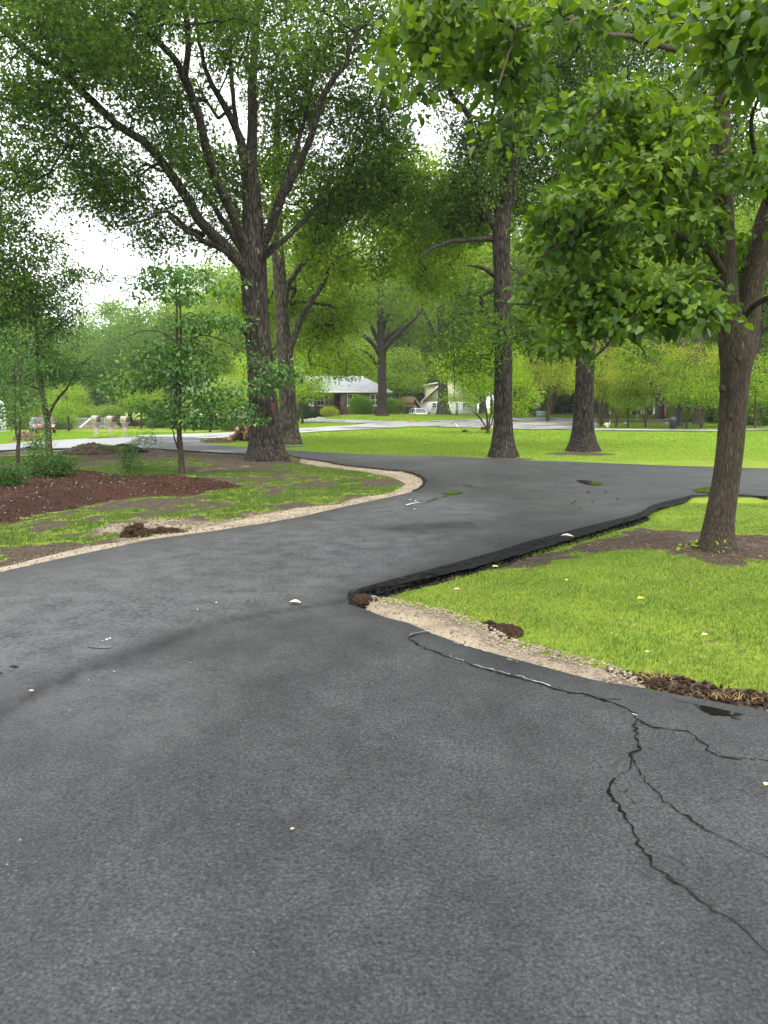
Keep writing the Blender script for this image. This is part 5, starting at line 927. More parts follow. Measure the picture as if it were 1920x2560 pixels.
po1 = local_tree('oak_tree', 24, 8.5, 8, 560, 40, .34, M['bark_grey'], M['leaf_far'], tr=.42, limbs=8, spl=.95, gth=.44, gs=.16)
po2 = local_tree('oak_tree', 21, 7.5, 6, 520, 40, .32, M['bark_grey'], M['leaf_oak2'], tr=.36, limbs=8, spl=.9, gth=.44, gs=.17)
pw1 = local_tree('woodland_tree', 16, 5.5, 1.5, 520, 38, .34, M['bark_grey'], M['leaf_far'], tr=.25, spl=.8, gth=.38, spread=.45)
pw2 = local_tree('woodland_tree', 14, 5.0, 1.0, 480, 38, .32, M['bark_grey'], leafmat('leaf_wood', [(.05, .11, .03), (.09, .17, .035), (.14, .24, .045), (.2, .3, .05)], .5, nscale=.12), tr=.22, spl=.8, gth=.38, spread=.45)
pm1 = local_tree('crape_myrtle', 6.6, 2.9, 2.4, 230, 40, .14, M['bark_tan'], M['leaf_myrtle'], stems=5, tr=.055, limbs=3, spl=.42, gth=.40, gs=.5)
pm2 = local_tree('small_tree', 6.0, 3.2, 1.8, 240, 40, .15, M['bark_small'], M['leaf_bright'], tr=.11, limbs=6, spl=.45, gth=.40, gs=.5)
WL = 'hazy green tree in the dense woodland behind the red car and mailboxes'
for x, Y, s_ in [(-60, 118, 1.0), (0, 130, 1.05), (50, 112, .75), (95, 125, .8), (140, 135, .82), (180, 120, .7), (215, 132, .8), (250, 118, .78), (285, 138, 1.05), (325, 128, 1.1), (365, 122, 1.05), (405, 140, 1.35), (450, 130, 1.3), (490, 145, 1.5), (540, 132, 1.4), (590, 140, 1.45), (-140, 120, 1.1), (240, 150, .95), (345, 155, 1.3), (170, 155, .9), (20, 150, 1.1)]:
    place(pw1 if int(x) % 2 == 0 and s_ > .9 else pw2, fx_(x, Y), Y, s_ * (1.5 if x < 300 else 1.25), WL, 'trees of the left woodland')
CL = 'pale green tree rising behind the brick and white houses'
for x, Y, s_, p in [(640, 118, 1.05, po1), (700, 128, 1.15, po2), (760, 120, 1.1, po1), (880, 136, 1.1, po1), (830, 135, 1.1, po2), (930, 150, 1.3, po1), (990, 140, 1.2, po2), (1040, 138, 1.2, po1), (680, 150, 1.3, pw1), (735, 145, 1.1, pw1), (800, 150, 1.1, pw2), (860, 148, 1.0, pw1), (905, 140, .8, pw1), (960, 150, 1.2, pw1), (1010, 145, 1.1, pw2), (610, 105, .9, po2)]:
    place(p, fx_(x, Y), Y, s_ * 1.18, CL, 'trees behind the houses')
RL = 'tall green tree in the belt beyond the right-hand lawn'
for x, Y, s_, p in [(1100, 92, 1.0, po2), (1160, 80, .95, po1), (1235, 90, 1.05, po2), (1300, 76, .95, po1), (1370, 88, 1.0, po2), (1420, 72, .9, po1), (1560, 84, 1.05, po2), (1620, 70, .95, po1), (1700, 78, 1.0, po2), (1780, 66, .95, po1), (1860, 80, 1.1, po2), (1120, 115, 1.2, pw1), (1200, 120, 1.3, pw2), (1280, 110, 1.2, pw1), (1350, 118, 1.3, pw1), (1430, 108, 1.2, pw2), (1500, 116, 1.3, pw1), (1580, 106, 1.2, pw2), (1660, 112, 1.25, pw1), (1740, 104, 1.2, pw2)]:
    place(p, fx_(x, Y), Y, s_ * 1.1, RL, 'trees beyond the right lawn')
for x, y, s_, p, lb in [(215, 300, 1.0, pm1, 'crape myrtle with tan stems just right of the tall straight oak'), (600, 312, 1.0, pm1, 'largest crape myrtle with reddish stems, midway along the lawn road'), (345, 310, .72, pm1, 'thin crape myrtle between the two reddish-stemmed ones'), (1080, 315, .95, pm1, 'crape myrtle with leaning stems beside the near tree trunk'),
                    (450, 312, .6, pm2, 'small sapling tree left of the low timber beam'), (955, 318, .85, pm2, 'bright green small tree by the black bin'), (1400, 310, 1.0, pm2, 'bright small tree directly behind the near tree trunk')]:
    q = ground_at('zr', x, y); place(p, q[0], q[1], s_, lb, 'small trees along the lawn road')
for x, y, r, top, lb in [(1465, 921, .30, 640, 'leaning grey trunk beside the black bin'), (1507, 918, .36, 560, 'broad grey trunk just left of the near tree'), (1428, 903, .26, 560, 'distant brown trunk behind the largest crape myrtle'), (1632, 925, .07, 560, 'thin tan trunk at the right edge of the far lawn')]:
    q = tb(x, y); Y = q[1]; dx = (12 if r == .30 else 2)
    make_tree('tree', lb, 'tree', q, [[*q, r]] + [[*pk('F', x + dx * t, y + (top - y) * t - 0, Y), r * (1 - .35 * t)] for t in (.35, .7, 1)], [], [ell('F', x + dx, top - 40, Y, 80, 90, 3.4), ell('F', x + dx - 30, top + 40, Y, 60, 40, 2.5)], 150, 36, (.6, .6, .4), .22, 'quad', M['bark_tan'] if r < .1 else M['bark_grey'], M['leaf_oak2'], step=.6, sides=10, gs=.3, flare=.4)
place(pm2, fx_(152, 92), 92, .95, 'round light green tree behind the red car', 'small trees at the left'); 
q = ground_at('z8', 1462, 460); place(pm2, q[0], q[1], 1.25, 'olive green tree with a single trunk right of the third mailbox', 'small trees at the left')
for x, Y, s_ in [(640, 104, 1.5), (705, 112, 1.7), (1060, 100, 1.4), (775, 112, 1.7), (860, 118, 1.6)]: place(pm2, fx_(x, Y), Y, s_, 'bright low tree filling the gap behind the houses', 'bright low trees behind the houses')
for x, Y, s_ in [(1110, 84, 1.3), (1190, 86, 1.4), (1290, 82, 1.3), (1400, 84, 1.4), (1450, 80, 1.3), (1540, 78, 1.4), (1610, 76, 1.3), (1660, 74, 1.4)]: place(pm2, fx_(x, Y), Y, s_, 'bright low tree in the border behind the right-hand lawn', 'bright low trees behind the right lawn')
for x, Y, s_ in [(455, 86, 1.1), (505, 84, 1.0), (590, 88, 1.2)]: place(pm2, fx_(x, Y), Y, s_, 'bright low tree in front of the pale house at the left', 'bright low trees by the pale house')
for x, Y, s_, lb in [(575, 70, 1.1, 'yellow-green tree between the massive oak and the slimmer trunk'), (655, 74, 1.1, 'leafy tree overhanging the left side of the brick house roof'), (1180, 70, 1.15, 'yellow-green tree between the two right-hand oaks, nearer'), (1330, 68, 1.0, 'yellow-green tree right of the tall straight oak')]:
    place(pm2 if x < 1000 else pm1, fx_(x, Y), Y, s_, lb, 'small trees in the middle distance')

# ---------------------------------------------------------------- shrubs
def shrub(name, label, base, r, h, n, per, size, leaf, tpl='quad', lumps=5, group=None, sc=.16, low=0.1, cat='shrub'):
    base = np.asarray(base, float); root = thing(name, label, cat, base, 0, group)
    el = [((0, 0, h * .5), (r * .8, r * .8, h * .5))] + [((math.cos(a) * r * .45, math.sin(a) * r * .45, h * rng.uniform(.3, .7)), (r * .5, r * .5, h * .35)) for a in rng.uniform(0, 6.28, lumps)]
    pts = crown_pts(el, n, 1.0 / r, .36, .45); pts[:, 2] = np.maximum(pts[:, 2], low * h)
    nodes = np.array([(math.cos(a) * .03 * k, math.sin(a) * .03 * k, .05 * h * k) for a in rng.uniform(0, 6.28, 4) for k in range(1, 6)])
    A, B, ra, rb = grow(nodes, pts, .0035, expo=.4); V, F = segs(A, B, ra, rb, 4); V2, F2 = leaves(pts, per, (sc, sc, sc * .8), size, tpl, .0, .7)
    link('foliage', mesh('foliage', V2, F2, leaf), root); link('stem', mesh('stem', V, F, M['bark_small']), root); return root
q = ground_at('zm', 320, 385); q[2] += .08; shrub('shrub', 'widest dark green shrub on the mulch bed, in front of the forked small tree', q, .62, .55, 170, 24, .055, M['leaf_shrub'], sc=.10)
q2 = q + np.array((-.25, .25, .1)); shrub('shrub', 'loose upright shrub rising behind the widest shrub on the mulch', q2, .42, 1.3, 50, 16, .055, M['leaf_dogwood'], sc=.10)
q = ground_at('zm', 855, 340); q[2] += .08; shrub('shrub', 'small upright shrub in the middle of the mulch bed', q, .36, .8, 62, 20, .05, M['leaf_shrub'], sc=.07)
shrub('sapling', 'wispy leaning sprig behind the small upright shrub', q + np.array((.3, .3, .6)), .30, .75, 26, 9, .05, M['leaf_dogwood'], sc=.08, lumps=2)
q = ground_at('zm', 20, 445); q[2] += .05; shrub('shrub', 'dark low shrub cut by the left edge of the photo', q, .42, .5, 110, 22, .05, M['leaf_shrub'], sc=.09)
HB = lambda zx, Y: np.array(((src('zh', zx, 0)[0] - 960) / FPX * Y, Y, 0.))
def at_h(zx, Y): v = HB(zx, Y); v[2] = GZ(v[0], v[1]); return v
shrub('round_shrub', 'large round bright green shrub below the left house window', at_h(650, 87), 1.05, 2.2, 420, 34, .10, M['leaf_round'], sc=.16)
shrub('round_shrub', 'round bright green shrub just left of the lawn oak, overlapping the larger one', at_h(715, 87.6), .85, 2.05, 320, 34, .10, M['leaf_round'], sc=.16)
shrub('round_shrub', 'round bright green shrub right of the lawn oak trunk', at_h(915, 88), .85, 1.75, 300, 34, .10, M['leaf_round'], sc=.16)
shrub('shrub', 'loose pale shrub at the right corner of the brick house', at_h(980, 89), .75, 1.9, 160, 26, .10, M['leaf_myrtle'], sc=.2)
shrub('shrub', 'yellow-leaved shrub by the porch of the brick house', at_h(415, 86), .95, 1.05, 200, 26, .11, M['leaf_yellow'], sc=.16)
for i, zx in enumerate((225, 275, 325)): shrub('hedge', 'clipped dark hedge in front of the brick house porch', at_h(zx, 88.5), .8, .95, 220, 30, .08, M['leaf_shrub'], sc=.12, group='clipped hedge by the porch', cat='hedge')
shrub('shrub', 'dark shrub at the left end of the porch hedge', at_h(200, 87), .8, 2.3, 220, 30, .10, M['leaf_shrub'], sc=.2)
shp = shrub('shrub', 'x', (0, 0, 0), 1.5, 2.0, 330, 34, .15, M['leaf_far'], sc=.28)
first = True
for i, (x, Y, s_) in enumerate([(1085, 90, 1.0), (1120, 92, 1.2), (1160, 90, 1.1), (1200, 92, 1.2), (1240, 91, 1.1), (1290, 90, 1.0), (1480, 70, 1.1), (1515, 72, 1.25), (1545, 70, 1.3), (1600, 66, 1.4), (1640, 62, 1.3), (1680, 62, 1.4), (1330, 95, 1.1), (1440, 92, 1.0), (1725, 60, 1.4)]):
    X = fx_(x, Y); lb = 'rounded green shrub in the border behind the right lawn'
    if first: shp.location = (X, Y, GZ(X, Y)); shp.scale = (s_,) * 3; tag(shp, lb, 'shrub', 'shrubs bordering the right lawn'); first = False
    else: dup(shp, (X, Y, GZ(X, Y)), i * 1.3, (s_,) * 3, lb, 'shrubs bordering the right lawn')
for i, (x, Y, s_) in enumerate([(135, 100, 1.1), (180, 108, 1.3), (235, 108, 1.4), (60, 100, 1.5), (350, 108, 1.2), (400, 106, 1.3), (450, 98, 1.0), (505, 92, .8)]):
    X = fx_(x, Y); dup(shp, (X, Y, GZ(X, Y)), i * 1.7, (s_ * 1.3, s_ * 1.3, s_), 'rounded green shrub at the edge of the left woodland', 'shrubs along the left woodland')

# ---------------------------------------------------------------- mailboxes
def mailbox():
    t = thing('mailbox', 'x', 'mailbox'); m = MB()
    pr = [(0, .11, .13), (.10, .10, .12), (.30, .085, .10), (.55, .08, .095), (.68, .10, .14), (.79, .12, .19), (.83, .12, .20)]
    for i in range(len(pr) - 1):
        (z0, a0, b0), (z1, a1, b1) = pr[i], pr[i + 1]; V = [(sx * b0, sy * a0, z0) for sx, sy in ((-1, -1), (1, -1), (1, 1), (-1, 1))] + [(sx * b1, sy * a1, z1) for sx, sy in ((-1, -1), (1, -1), (1, 1), (-1, 1))]
        m.add(V, [(j, (j + 1) % 4, 4 + (j + 1) % 4, 4 + j) for j in range(4)])
    m.build('post', M['resin'], t)
    def arch(w, h, zb, n=10):
        return [(w, zb)] + [(w * math.cos(a), zb + h - w + w * math.sin(a)) for a in np.linspace(0, math.pi, n)] + [(-w, zb)]
    a = arch(.13, .35, .84); bmm = MB(); bmm.prism([(-.25, y, z) for y, z in a], (.50, 0, 0)); bmm.box(-.27, .27, -.145, .145, .815, .85); bmm.build('box', M['resin'], t)
    d = MB(); d.prism([(.25, y * .93, z) for y, z in arch(.125, .32, .86)], (.025, 0, 0)); dr = d.build('door', simple('mailbox_door', (.07, .055, .045), .6, .2, 10), t)
    s_ = MB(); s_.box(.276, .286, -.09, .09, .875, .96); s_.build('slot', M['dark'], dr); h = MB(); h.box(.276, .295, -.03, .03, 1.08, 1.11); h.build('handle', M['dark'], dr)
    f = MB(); f.box(.0, .16, -.145, -.132, 1.0, 1.03); f.build('flag', M['tan_leaf'], t); return t
mbx = mailbox(); spots = [ground_at('z8', x, y) for x, y in ((1002, 562), (1155, 556), (1300, 549))]
lbs = ['leftmost of the three tan arched mailboxes across the road', 'middle one of the three tan arched mailboxes across the road', 'rightmost of the three tan arched mailboxes across the road']
for i, q in enumerate(spots):
    sc_ = 1.25
    if i == 0: mbx.location = q; mbx.rotation_euler = (0, 0, R(-38)); mbx['label'] = lbs[0]; mbx['group'] = 'three mailboxes in a row'; mbx.scale = (sc_,) * 3
    else: dup(mbx, q, R(-38 + i * 3), (sc_,) * 3, lbs[i], 'three mailboxes in a row')
bed = MB(); q0, q1 = ground_at('z8', 915, 575), ground_at('z8', 1385, 552); zz = min(q0[2], q1[2]); dv = q1 - q0; dv[2] = 0
bed.prism([q0 + (0, 0, -.05), q1 + (0, 0, -.05), q1 + (-.1, 1.2, -.05), q0 + (.1, 1.2, -.05)], (0, 0, .14)); tag(bed.build('planter_edging', M['stone'], None), 'low stone-edged bed under the three mailboxes', 'planting bed')
C = np.array([q0 + dv * t + (rng.normal(0, .1), .5 + rng.normal(0, .2), .16) for t in rng.uniform(.03, .97, 80)]); V2, F2 = leaves(C, 26, (.12, .12, .07), .07, 'quad', -.3, .6)
tag(link('bedding_plants', mesh('bedding_plants', V2, F2, M['leaf_bright'])), 'low green bedding plants around the mailbox posts', 'plants', kind='stuff')

# ---------------------------------------------------------------- cars
def car(label, paint, loc, rz, name='parked_car'):
    t = thing(name, label, 'car', loc, rz); m = MB()
    st = [(-2.28, .55, .62, .80, .86), (-2.20, .42, .80, .90, 1.02), (-1.7, .36, .90, .92, 1.05), (-.6, .34, .92, .93, 1.02), (.6, .34, .92, .93, 1.0), (1.0, .34, .92, .92, .99), (1.5, .35, .91, .88, .93), (2.05, .38, .86, .80, .84), (2.28, .45, .72, .66, .74), (2.34, .50, .60, .55, .66)]
    rings = []
    for x, zb, hw, hb, zt in st: rings.append([(x, -hw * .95, zb), (x, -hw, zb + .12), (x, -hw, (zb + zt) / 2 + .05), (x, -hb * .97, zt - .08), (x, -hb * .85, zt), (x, 0, zt + .03), (x, hb * .85, zt), (x, hb * .97, zt - .08), (x, hw, (zb + zt) / 2 + .05), (x, hw, zb + .12), (x, hw * .95, zb), (x, 0, zb - .02)])
    n = 12; F = [(i * n + j, (i + 1) * n + j, (i + 1) * n + (j + 1) % n, i * n + (j + 1) % n) for i in range(len(st) - 1) for j in range(n)]; V = np.array(rings).reshape(-1, 3); m.add(V, F); m.add(V[:n], [list(range(n))]); m.add(V[-n:], [list(range(n))[::-1]]); m.build('body', paint, t, True)
    cab = [(-2.15, .84, 1.0, .0), (-1.95, .74, 1.55, 0), (-1.2, .70, 1.66, 0), (-.2, .70, 1.68, 0), (.35, .68, 1.62, 0), (1.15, .82, 1.0, 0)]
    rf = MB(); V = []
    for x, hw, z, _ in cab[1:5]: V += [(x, -hw, z - .05), (x, -hw * .8, z), (x, hw * .8, z), (x, hw, z - .05)]
    rf.add(V, [(i * 4 + j, (i + 1) * 4 + j, (i + 1) * 4 + j + 1, i * 4 + j + 1) for i in range(3) for j in range(3)]); rf.build('roof', paint, t, True)
    def pane(nm, pts, par=t, mt=M['glass']): p = MB(); p.poly(pts); return p.build(nm, mt, par)
    pane('windscreen', [(1.12, -.80, .99), (1.12, .80, .99), (.36, .66, 1.58), (.36, -.66, 1.58)]); pane('rear_window', [(-2.16, .80, 1.0), (-2.16, -.80, 1.0), (-1.96, -.70, 1.50), (-1.96, .70, 1.50)])
    for s_ in (-1, 1):
        for a, b_, c_, d_ in ((-1.9, -1.15, -1.85, -1.2), (-1.05, -.1, -1.1, -.12), (0.0, 1.0, 0.0, .38)):
            pane('side_window', [(a, s_ * .875, 1.02), (b_, s_ * .875, 1.0), (d_, s_ * .715, 1.56), (c_, s_ * .725, 1.56)][::s_])
        for px0, px1, pz in ((1.12, .36, 0), (-.05, -.06, 0), (-1.1, -1.15, 0), (-2.1, -1.93, 0)):
            p = MB(); p.bar((px0, s_ * .86, 1.0), (px1, s_ * .705, 1.6), .035); p.build('pillar', paint, t)
        hl = MB(); hl.prism([(2.0, s_ * .60, .72), (2.29, s_ * .55, .66), (2.20, s_ * .82, .70), (1.75, s_ * .90, .80), (1.72, s_ * .89, .86)], (0.02, s_ * .015, .05)); hl.build('headlight', M['lamp'], t)
        mr = MB(); mr.box(.72, .86, s_ * 1.02 - .08, s_ * 1.02 + .08, 1.0, 1.14); mr.build('mirror', paint, t)
        for x in (-1.35, 1.42):
            w_ = MB(); th = np.linspace(0, 2 * np.pi, 21)[:-1]; prof = [(.0, .30), (.02, .345), (.20, .345), (.22, .30)]
            V = [(x + r * math.cos(a), s_ * (.94 - y), .345 + r * math.sin(a)) for y, r in prof for a in th]; w_.add(V, [(i * 20 + j, i * 20 + (j + 1) % 20, (i + 1) * 20 + (j + 1) % 20, (i + 1) * 20 + j) for i in range(3) for j in range(20)]); ty = w_.build('wheel', M['tyre'], t)
            rm = MB(); rm.prism([(x + .24 * math.cos(a), s_ * .945, .345 + .24 * math.sin(a)) for a in th], (0, -s_ * .05, 0)); rm.build('rim', M['steel'], ty)
            ar = MB(); ar.prism([(x + .42 * math.cos(a), s_ * .925, .345 + .42 * math.sin(a)) for a in np.linspace(-.1, math.pi + .1, 14)], (0, -s_ * .05, 0)); ar.build('wheel_arch', M['dark'], t)
    g = MB(); g.box(2.27, 2.36, -.42, .42, .56, .66); g.box(2.25, 2.34, -.55, .55, .36, .46); g.build('grille', M['dark'], t); bp = MB(); bp.box(2.2, 2.33, -.78, .78, .33, .50); bp.build('bumper', M['dark'], t)
    lp = MB(); lp.box(2.35, 2.37, -.2, .2, .44, .52); return t
q = ground_at('z8', 470, 510); car('red estate car parked on the grass at the far left, seen from its front corner', M['car_red'], q, R(-66))
q = ground_at('z8', 200, 500); q[1] += 5; q[2] = GZ(q[0], q[1]); car('silver car half hidden behind the red car', M['car_silver'], q, R(-60))
Yc = 112; xc = (src('z10', 425, 0)[0] - 960) / FPX * Yc; car('white car by the stairs of the wooden deck, mostly hidden by the lawn bank', M['car_white'], (xc, Yc, GZ(xc, Yc) - .85), R(-75))
# ---------------------------------------------------------------- chain link fence and pole
Yf = 103; fxs = lambda zx: (src('z8', zx, 0)[0] - 960) / FPX * Yf
fr_ = thing('chain_link_fence', 'galvanised chain link fence along the woodland behind the red car', 'fence', (fxs(100), Yf, GZ(fxs(100), Yf))); ox = fxs(100); W_ = fxs(1180) - ox
for x in np.arange(0, W_ + .1, 2.6): p = MB(); p.bar((x, 0, -.1), (x, 0, 1.45), .05, 8); p.build('post', M['steel'], fr_)
p = MB(); p.bar((0, 0, 1.38), (W_, 0, 1.38), .035); p.build('top_rail', M['steel'], fr_)
A_, B_ = [], []
for x in np.arange(-1.3, W_, .16): 
    for s_ in (1, -1): x0, x1 = (x, x + 1.3) if s_ == 1 else (x + 1.3, x); A_.append((x0, s_ * .01, .04)); B_.append((x1, s_ * .01, 1.34))
V, F = segs(np.array(A_), np.array(B_), np.full(len(A_), .011), np.full(len(A_), .011), 3); link('wire_mesh', mesh('wire_mesh', V, F, M['steel']), fr_)
p = MB(); a = pk('z8', 830, 452, 97); c = pk('z8', 972, 335, 97); p.bar(a, c, .11, 8); tag(p.build('leaning_pole', M['white'], None, True), 'white pole leaning against the chain link fence', 'pole')
# ---------------------------------------------------------------- brick house
def win(t, x, y, z, w_, h, fr_m, sh=True, mull=2, depth=.06, d=(0, -1)):
    f = MB(); f.box(x - w_ / 2, x + w_ / 2, y - depth, y + .02, z, z + h); o = f.build('window', fr_m, t); g = MB()
    ww = (w_ - .08 * (mull + 1)) / mull
    for i in range(mull):
        x0 = x - w_ / 2 + .08 + i * (ww + .08)
        for z0, z1 in ((z + .07, z + h / 2 - .03), (z + h / 2 + .03, z + h - .07)): g.box(x0, x0 + ww, y - depth - .006, y - depth + .003, z0, z1)
    g.build('pane', M['glass'], o); si = MB(); si.box(x - w_ / 2 - .08, x + w_ / 2 + .08, y - depth - .07, y + .01, z - .09, z - .002); si.build('sill', fr_m, o)
    if sh:
        for s_ in (-1, 1): q = MB(); q.box(x + s_ * (w_ / 2 + .24) - .18, x + s_ * (w_ / 2 + .24) + .18, y - .05, y + .01, z, z + h); q.build('shutter', M['slate'], t)
    return o
YH = 92.; mh = YH / FPX / 3.318; hx = lambda zx: (src('zh', zx, 0)[0] - 960) / FPX * YH; x0, x1 = hx(-140), hx(890); zg = .9
hs = thing('brick_house', 'single-storey brick house with pale grey hipped roof behind the lawn oak', 'house', ((x0 + x1) / 2, YH, zg)); cx_ = (x0 + x1) / 2; l = lambda zx: hx(zx) - cx_
m = MB(); xa, xb = l(-140), l(890); pl, pr_ = l(285), l(505); H = 2.62
m.box(xa, pl, 0, 9, -.3, H); m.box(pr_, xb, 0, 9, -.3, H); m.box(pl, pr_, 1.8, 9, -.3, H); m.build('wall', M['brick'], hs)
m = MB(); m.box(pl, pr_, -.3, 1.8, -.25, .32); m.box(pr_ - .9, pr_ - .05, -.9, -.3, -.25, .15); m.build('porch_floor', M['brick'], hs)
for zx in (378, 412): m = MB(); m.box(l(zx) - .06, l(zx) + .06, -.12, 0, .32, H - .05); m.build('porch_post', M['slate'], hs)
m = MB(); m.box(l(440), l(500), 1.74, 1.80, .32, 2.35); dd = m.build('door', simple('dark_door', (.05, .03, .03), .6, .2), hs); m = MB(); m.box(l(495) - .03, l(495), 1.70, 1.74, 1.25, 1.4); m.build('handle', M['steel'], dd)
win(hs, l(605), 0, 1.0, 1.25, 1.3, M['cream'], True); win(hs, l(790), 0, 1.0, 1.25, 1.3, M['cream'], True); win(hs, l(255), 0, 1.0, .8, 1.4, M['cream'], False, 1); win(hs, l(330), 1.8, 1.0, .9, 1.2, M['cream'], False, 2); win(hs, l(60), 0, 1.0, 1.4, 1.3, M['cream'], True)
ov = .62; zr_ = H + 2.0; m = MB(); ax, bx_ = xa - ov, xb + ov; rxa, rxb = xa + 4.2, l(655) + .3
V = [(ax, -ov, H), (bx_, -ov, H), (bx_, 9 + ov, H), (ax, 9 + ov, H), (rxa, 4.5, zr_), (rxb, 4.5, zr_)]
m.add(V, [(0, 1, 5, 4), (2, 3, 4, 5)], [(1, 2, 5), (3, 0, 4)]); rfo = m.build('roof', M['shingle'], hs)
m = MB(); m.box(ax, bx_, -ov - .03, -ov + .01, H - .17, H + .02); m.box(bx_ - .01, bx_ + .03, -ov, 9 + ov, H - .17, H + .02); m.box(ax, bx_, -ov + .01, 0, H - .12, H - .09); m.build('fascia', M['cream'], hs)
m = MB(); m.box(l(520), l(600), 5.0, 5.3, zr_ - .4, zr_ + .06); m.build('ridge_vent', simple('green_copper', (.15, .35, .28), .6, .1), hs)
m = MB(); m.bar((l(495), -.9, -.1), (l(495), -.9, .95), .03); m.bar((l(525), -.9, -.1), (l(525), -.9, .95), .03); m.bar((l(495), -.9, .95), (l(525), -.9, .95), .025); m.build('railing', M['dark'], hs)
q = at_h(253, 86.); lp = thing('lamp_post', 'slim dark garden lamp post left of the porch hedge', 'lamp post', q); m = MB(); m.bar((0, 0, 0), (0, 0, 1.5), .04, 8); m.build('post', M['dark'], lp, True)
m = MB(); m.prism([(.09 * math.cos(a), .09 * math.sin(a), 1.52) for a in np.linspace(0, 6.28, 7)[:-1]], (0, 0, .24)); ln = m.build('lantern', M['lamp'], lp); m = MB(); m.add([(.13 * math.cos(a), .13 * math.sin(a), 1.76) for a in np.linspace(0, 6.28, 7)[:-1]] + [(0, 0, 1.92)], [(i, (i + 1) % 6, 6) for i in range(6)]); m.build('cap', M['dark'], ln)
C = [];
for t_ in np.linspace(0, 1, 26): u = at_h(205 + 130 * t_, 80.5); C.append(u + (0, rng.normal(0, .25), .05))
V, F = stones(np.array(C), rng.uniform(.12, .26, 26), .7, .3); tag(link('stone_edging', mesh('stone_edging', V, F, M['stone'])), 'row of rough stones edging the bed by the house drive', 'edging stones')
# ---------------------------------------------------------------- white gabled house
YG = 124.; gx_ = lambda zx: (src('z10', zx, 0)[0] - 960) / FPX * YG; gz_ = lambda zy: float(pk('z10', 900, zy, YG)[2])
gh = thing('gabled_house', 'white brick and pale yellow gabled house behind the lawn, right of the wooden deck', 'house', (gx_(470), YG, gz_(470))); ox, oz = gx_(470), gz_(470); lx = lambda zx: gx_(zx) - ox; lz = lambda zy: gz_(zy) - oz
m = MB(); m.box(0, lx(1130), 0, 9, -1, lz(312)); m.build('wall', M['white_brick'], gh)
apx, apz = lx(800), lz(-15)
m = MB(); m.prism([(0, -.02, lz(310)), (lx(1130), -.02, lz(310)), (apx, -.02, apz)], (0, 9, 0)); m.build('gable', M['siding'], gh)
m = MB()
for s_, xe_ in ((-1, lx(440)), (1, lx(1160))): m.prism([(xe_, -.5, lz(335)), (apx, -.5, apz + .02), (apx, -.5, apz + .24), (xe_, -.5, lz(318))], (0, 10, 0))
m.build('roof', M['shingle_dark'], gh); m = MB()
for s_, xe_ in ((-1, lx(440)), (1, lx(1160))): m.prism([(xe_, -.56, lz(335)), (apx, -.56, apz - .06), (apx, -.56, apz + .2), (xe_, -.56, lz(314))], (0, .055, 0))
m.build('rake_board', M['white'], gh)
m = MB(); m.box(lx(520), lx(900), 3, 12, 0, lz(100)); m.build('rear_block', M['siding'], gh); m = MB(); m.prism([(lx(485), 2.6, lz(100)), (lx(700), 2.6, lz(62)), (lx(900), 2.6, lz(62)), (lx(900), 2.6, lz(80)), (lx(700), 2.6, lz(80)), (lx(485), 2.6, lz(115))], (0, 9.5, 0)); m.build('rear_roof', M['white'], gh)
win(gh, lx(632), 0, lz(390), lx(680) - lx(582), lz(325) - lz(390), M['white'], False, 2); win(gh, lx(1000), 0, lz(390), lx(680) - lx(582), lz(325) - lz(390), M['white'], False, 2)
m = MB(); m.box(lx(496), lx(556), -.05, .01, lz(462), lz(440)); m.build('vent', M['dark'], gh)
# deck with stairs
YK = 118.; dp = lambda zx, zy: pk('z10', zx, zy, YK); o_ = dp(285, 460); dk = thing('wooden_deck', 'raised brown wooden deck with stairs beside the white gabled house', 'deck', o_); D = lambda zx, zy: dp(zx, zy) - o_
m = MB(); a, b_ = D(210, 378), D(362, 352); m.box(a[0], b_[0], 0, 3, a[2], b_[2]); m.build('platform', M['wood'], dk)
m = MB(); b2 = D(362, 250)
m.box(a[0], b_[0], -.05, -.01, b_[2], b2[2]); m.box(b_[0], b_[0] + .05, -.05, 3, b_[2], b2[2]); m.build('railing', M['wood'], dk)
for zx in (224, 345, 385): q = D(zx, 470); m = MB(); m.box(q[0] - .07, q[0] + .07, .1, .24, q[2] - .2, D(zx, 370)[2]); m.build('post', M['wood'], dk)
q = D(307, 470); m = MB(); m.box(q[0] - .1, q[0] + .1, 1.0, 1.2, q[2] - .2, D(307, 370)[2]); m.build('post', M['dark'], dk)
s0, s1 = D(362, 345), D(468, 462); m = MB(); n_ = 9
for i in range(n_): t_ = i / (n_ - 1); p = s0 + (s1 - s0) * t_; m.box(p[0], p[0] + (s1[0] - s0[0]) / n_ * 1.1, .1, 1.2, p[2] - .08, p[2])
m.prism([s0 + (0, .05, -.3), s1 + (0, .05, -.3), s1 + (0, .05, 0), s0 + (0, .05, 0)], (0, .06, 0)); m.build('stairs', M['wood'], dk)
m = MB(); r0, r1 = D(362, 255), D(468, 395); m.bar(r0, r1, .06); m.bar(r0 + (0, 1.2, 0), r1 + (0, 1.2, 0), .06); m.bar(r1, (r1[0], r1[1], s1[2]), .06); m.build('handrail', simple('pale_wood', (.50, .40, .28), .7, .1), dk)
